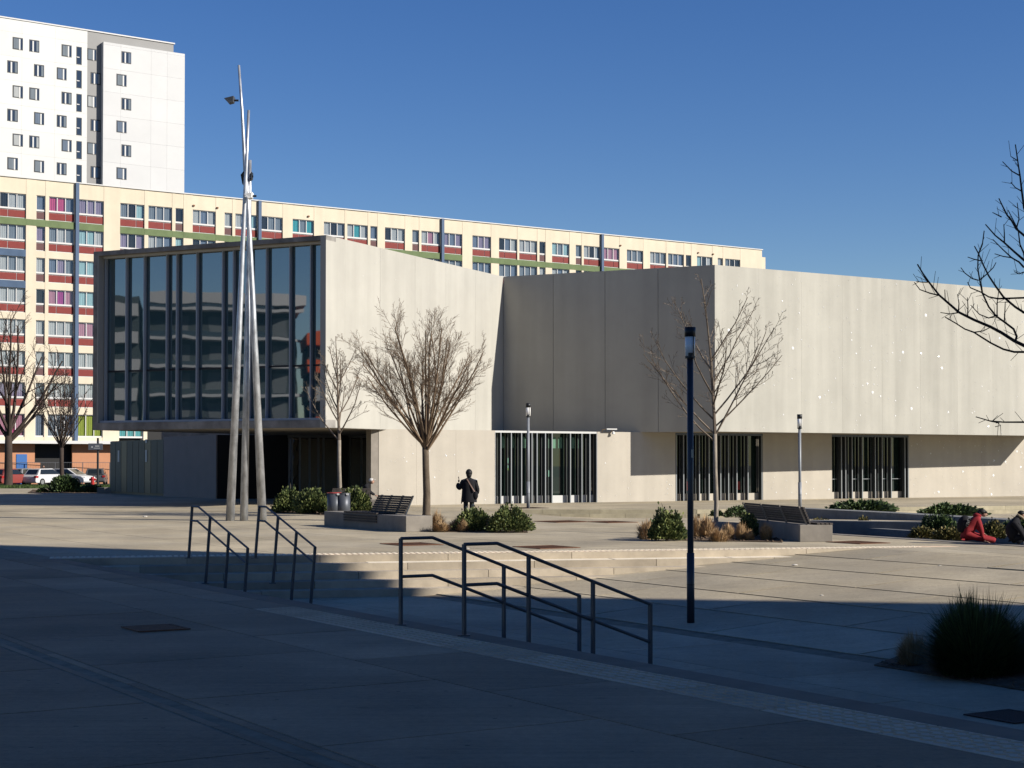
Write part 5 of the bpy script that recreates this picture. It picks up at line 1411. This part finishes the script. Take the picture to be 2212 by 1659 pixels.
# kneeling person in red
k0 = onz(2108, 1174); kn = thing('person', 'kneeling person in a red coat and red trousers leaning on one hand by the pool', 'person', k0)
v = [(-.26, 0, .34), (-.17, 0, .56), (-.02, 0, .78), (.08, 0, .89), (.15, 0, .92), (.02, -.17, .76), (.10, -.19, .44), (.15, -.19, .11), (.03, .17, .74), (.10, .2, .52), (.20, .16, .36), (-.25, -.1, .28), (.12, -.14, .17), (.50, -.14, .09), (-.28, .1, .28), (.2, .14, .2), (.58, .12, .10)]
e = [(0, 1), (1, 2), (2, 3), (3, 4), (2, 5), (5, 6), (6, 7), (2, 8), (8, 9), (9, 10), (0, 11), (11, 12), (12, 13), (0, 14), (14, 15), (15, 16)]
r_ = [.215, .205, .18, .08, .055, .095, .072, .05, .09, .07, .05, .15, .11, .08, .14, .11, .08]
skinned('body', v, e, r_, M['redcoat'], kn)
ell(h_ := MB(), (.22, 0, .98), (.09, .075, .11)); obj('head', h_, M['skin'], kn, True)
obj('nose', MB().tube([(.29, 0, .97), (.325, 0, .94)], [.01, .015], 5), M['skin'], kn)
hh_ = MB(); ell(hh_, (.17, 0, 1.035), (.115, .10, .10)); ell(hh_, (.10, 0, .98), (.08, .09, .10)); ell(hh_, (.26, -.02, 1.02), (.05, .07, .05)); obj('hair', hh_, M['hair'], kn, True)
hd2 = MB(); ell(hd2, (.04, 0, .92), (.12, .12, .09)); obj('hood', hd2, M['redcoat'], kn, True)
hand(kn, (.155, -.19, .09), (.9, 0, -.15)); hand(kn, (.21, .16, .34), (.8, 0, -.4))
kn.scale = (.9, .8, .74)
bk_ = MB(); ell(bk_, (0, 0, 0), (.15, .19, .27), 12, 8)
o = obj('backpack', bk_, M['coat'], None, True, loc=(k0.x-.30, k0.y, .47)); o.rotation_euler = (0, .35, 0); o.scale = (1.0, .9, .82); tag(o, 'black backpack worn by the kneeling person in red', 'backpack')
pt = MB()
for i in range(9): a = rr.uniform(-.12, .16); pt.box(.02+rr.uniform(-.02, .02), .08, -.2-.012, -.185, a, a+.05)
obj('print_patch', pt, M['cars'], o)
# crouching person in black at the picture edge
k1 = onz(2190, 1177); kb = thing('person', 'crouching person in a black coat with fur hood at the right edge', 'person', k1)
v = [(0, 0, .28), (-.02, 0, .55), (.05, 0, .78), (.13, 0, .90), (.2, 0, .95), (-.05, -.2, .72), (.1, -.28, .45), (.24, -.24, .14), (.12, .2, .72), (.3, .2, .4), (.34, .15, .15), (.0, -.13, .25), (.25, -.2, .22), (.0, -.2, .07), (.0, .13, .25), (.26, .18, .22), (0, .2, .07)]
e = [(0, 1), (1, 2), (2, 3), (3, 4), (2, 5), (5, 6), (6, 7), (2, 8), (8, 9), (9, 10), (0, 11), (11, 12), (12, 13), (0, 14), (14, 15), (15, 16)]
r_ = [.23, .22, .19, .08, .06, .09, .07, .05, .09, .07, .05, .14, .1, .07, .14, .1, .07]
skinned('body', v, e, r_, M['coat'], kb)
ell(h_ := MB(), (.22, .0, .98), (.09, .08, .11)); obj('head', h_, M['skin'], kb, True)
hh_ = MB(); ell(hh_, (.20, 0, 1.02), (.10, .095, .09)); obj('hair', hh_, M['hair'], kb, True)
obj('nose', MB().tube([(.29, 0, .97), (.33, 0, .94)], [.01, .015], 5), M['skin'], kb)
fr_ = MB(); fr_.tube([(.06, -.10, .98), (.13, -.12, .93), (.20, -.11, .88), (.24, -.05, .84), (.22, .08, .86), (.1, .12, .95)], .04, 8); obj('fur_hood', fr_, M['fur'], kb, True)
hand(kb, (.25, -.24, .10), (.9, -.1, -.15)); hand(kb, (.35, .15, .12), (.9, .1, -.1))
kb.scale = (.9, .85, .74)
# distant person by the cars
dp = (ray(94, 1010)[0]*148, 148, 0); dpn = thing('person', 'distant person in a brown jacket standing behind the parked cars', 'person', dp)
v = [(0, 0, .95), (0, 0, 1.2), (0, 0, 1.42), (0, 0, 1.52), (-.2, 0, 1.4), (-.28, 0, 1.1), (-.2, -.15, .95), (.2, 0, 1.4), (.28, 0, 1.1), (.2, -.15, .95), (-.1, 0, .85), (-.1, 0, .1), (.1, 0, .85), (.1, 0, .1)]
e = [(0, 1), (1, 2), (2, 3), (2, 4), (4, 5), (5, 6), (2, 7), (7, 8), (8, 9), (0, 10), (10, 11), (0, 12), (12, 13)]
skinned('body', v, e, [.2, .2, .17, .07, .1, .08, .06, .1, .08, .06, .1, .06, .1, .06], M['brown'], dpn, 1)
ell(h_ := MB(), (0, 0, 1.64), (.09, .1, .12)); obj('head', h_, M['skin'], dpn, True)
ell(h_ := MB(), (0, .02, 1.68), (.1, .11, .1)); obj('hair', h_, M['hair'], dpn, True)

# ------------------------------------------------------------------ drain grates and litter on the ground
def grate(label, x, y, wu, wv, z=0, zf=None, col='rust'):
    p = onz(x, y, z); t_ = thing('drain_grate', label, 'drain grate', (p.x, p.y, z), math.atan2(NN.y, NN.x), 'rusty iron grates set in the paving')
    obj('frame', MB().box(-wu/2, wu/2, -wv/2, -wv/2+.04, .004, .016).box(-wu/2, wu/2, wv/2-.04, wv/2, .004, .016).box(-wu/2, -wu/2+.04, -wv/2+.04, wv/2-.04, .004, .016).box(wu/2-.04, wu/2, -wv/2+.04, wv/2-.04, .004, .016), M[col], t_)
    obj('pit', MB().box(-wu/2+.04, wu/2-.04, -wv/2+.04, wv/2-.04, .003, .006), M['black' if col == 'rustd' else 'rustd'], t_)
    n = 12
    for i in range(n):
        a = -wu/2+.05+(wu-.1)*i/n; obj('grate_bar', MB().box(a, a+.035, -wv/2+.04, wv/2-.04, .006, .014), M[col], t_)
    return t_
grate('rusty iron grate in the shaded foreground paving at the left', 336, 1358, .62, .66)
grate('rusty grate on the sunlit plaza just above the handrails', 1180, 1182.5, 1.1, 1.2)
grate('rusty grate on the plaza left of the right handrails', 889, 1176, 1.1, 1.2)
grate('rusty grate behind the middle planter, left one', 1215, 1127, 1.4, 1.4); grate('rusty grate behind the middle planter, right one', 1320, 1128, 1.2, 1.4)
grate('brown grate on the paving right of the bench by the pool', 1985, 1173.5, 1.2, 1.3) if False else grate('brown grate on the paving right of the bench by the pool', 1853, 1172.5, 1.0, 1.2)
zz2 = zmid(onz(2190, 1548, -.7)); grate('dark iron grate at the bottom right picture edge', 2185, 1549, .7, .7, z=zz2+.0, col='rustd')
grate('dark iron grate beside the far grey lamp post', 1135, 1097.5, 1.6, 1.3, col='rustd')
for i, (x, y, z, r_) in enumerate(((313, 1117, 0, .06), (1717, 1213, -.14, .04), (1775, 1288, -.45, .022), (2030, 1214, -.05, .022), (1010, 1200, -.15, .03))):
    p = onz(x, y, z); mb = MB(); ell(mb, (0, 0, r_*.35), (r_*1.6, r_, r_*.5), 7, 4)
    zc = zmid((p.x, p.y)) if far_e((p.x, p.y)) > 0 and to_st((p.x, p.y))[0] > 2.3 else 0
    lab = ['crumpled white paper on the sunlit plaza left of the masts', 'bright white scrap below the right end of the stairs', 'small pale scrap on the sloping paving near the shadow edge', 'tiny pale scrap right of the stairs', 'tiny pale scrap lying on the stairs'][i]
    tag(obj('paper_scrap', mb, M['birdg'], loc=(p.x, p.y, zc)), lab, 'litter', 'pale scraps lying on the paving')
print('slabs', cnt, 'windows', nwin, 'objects', len(bpy.data.objects))
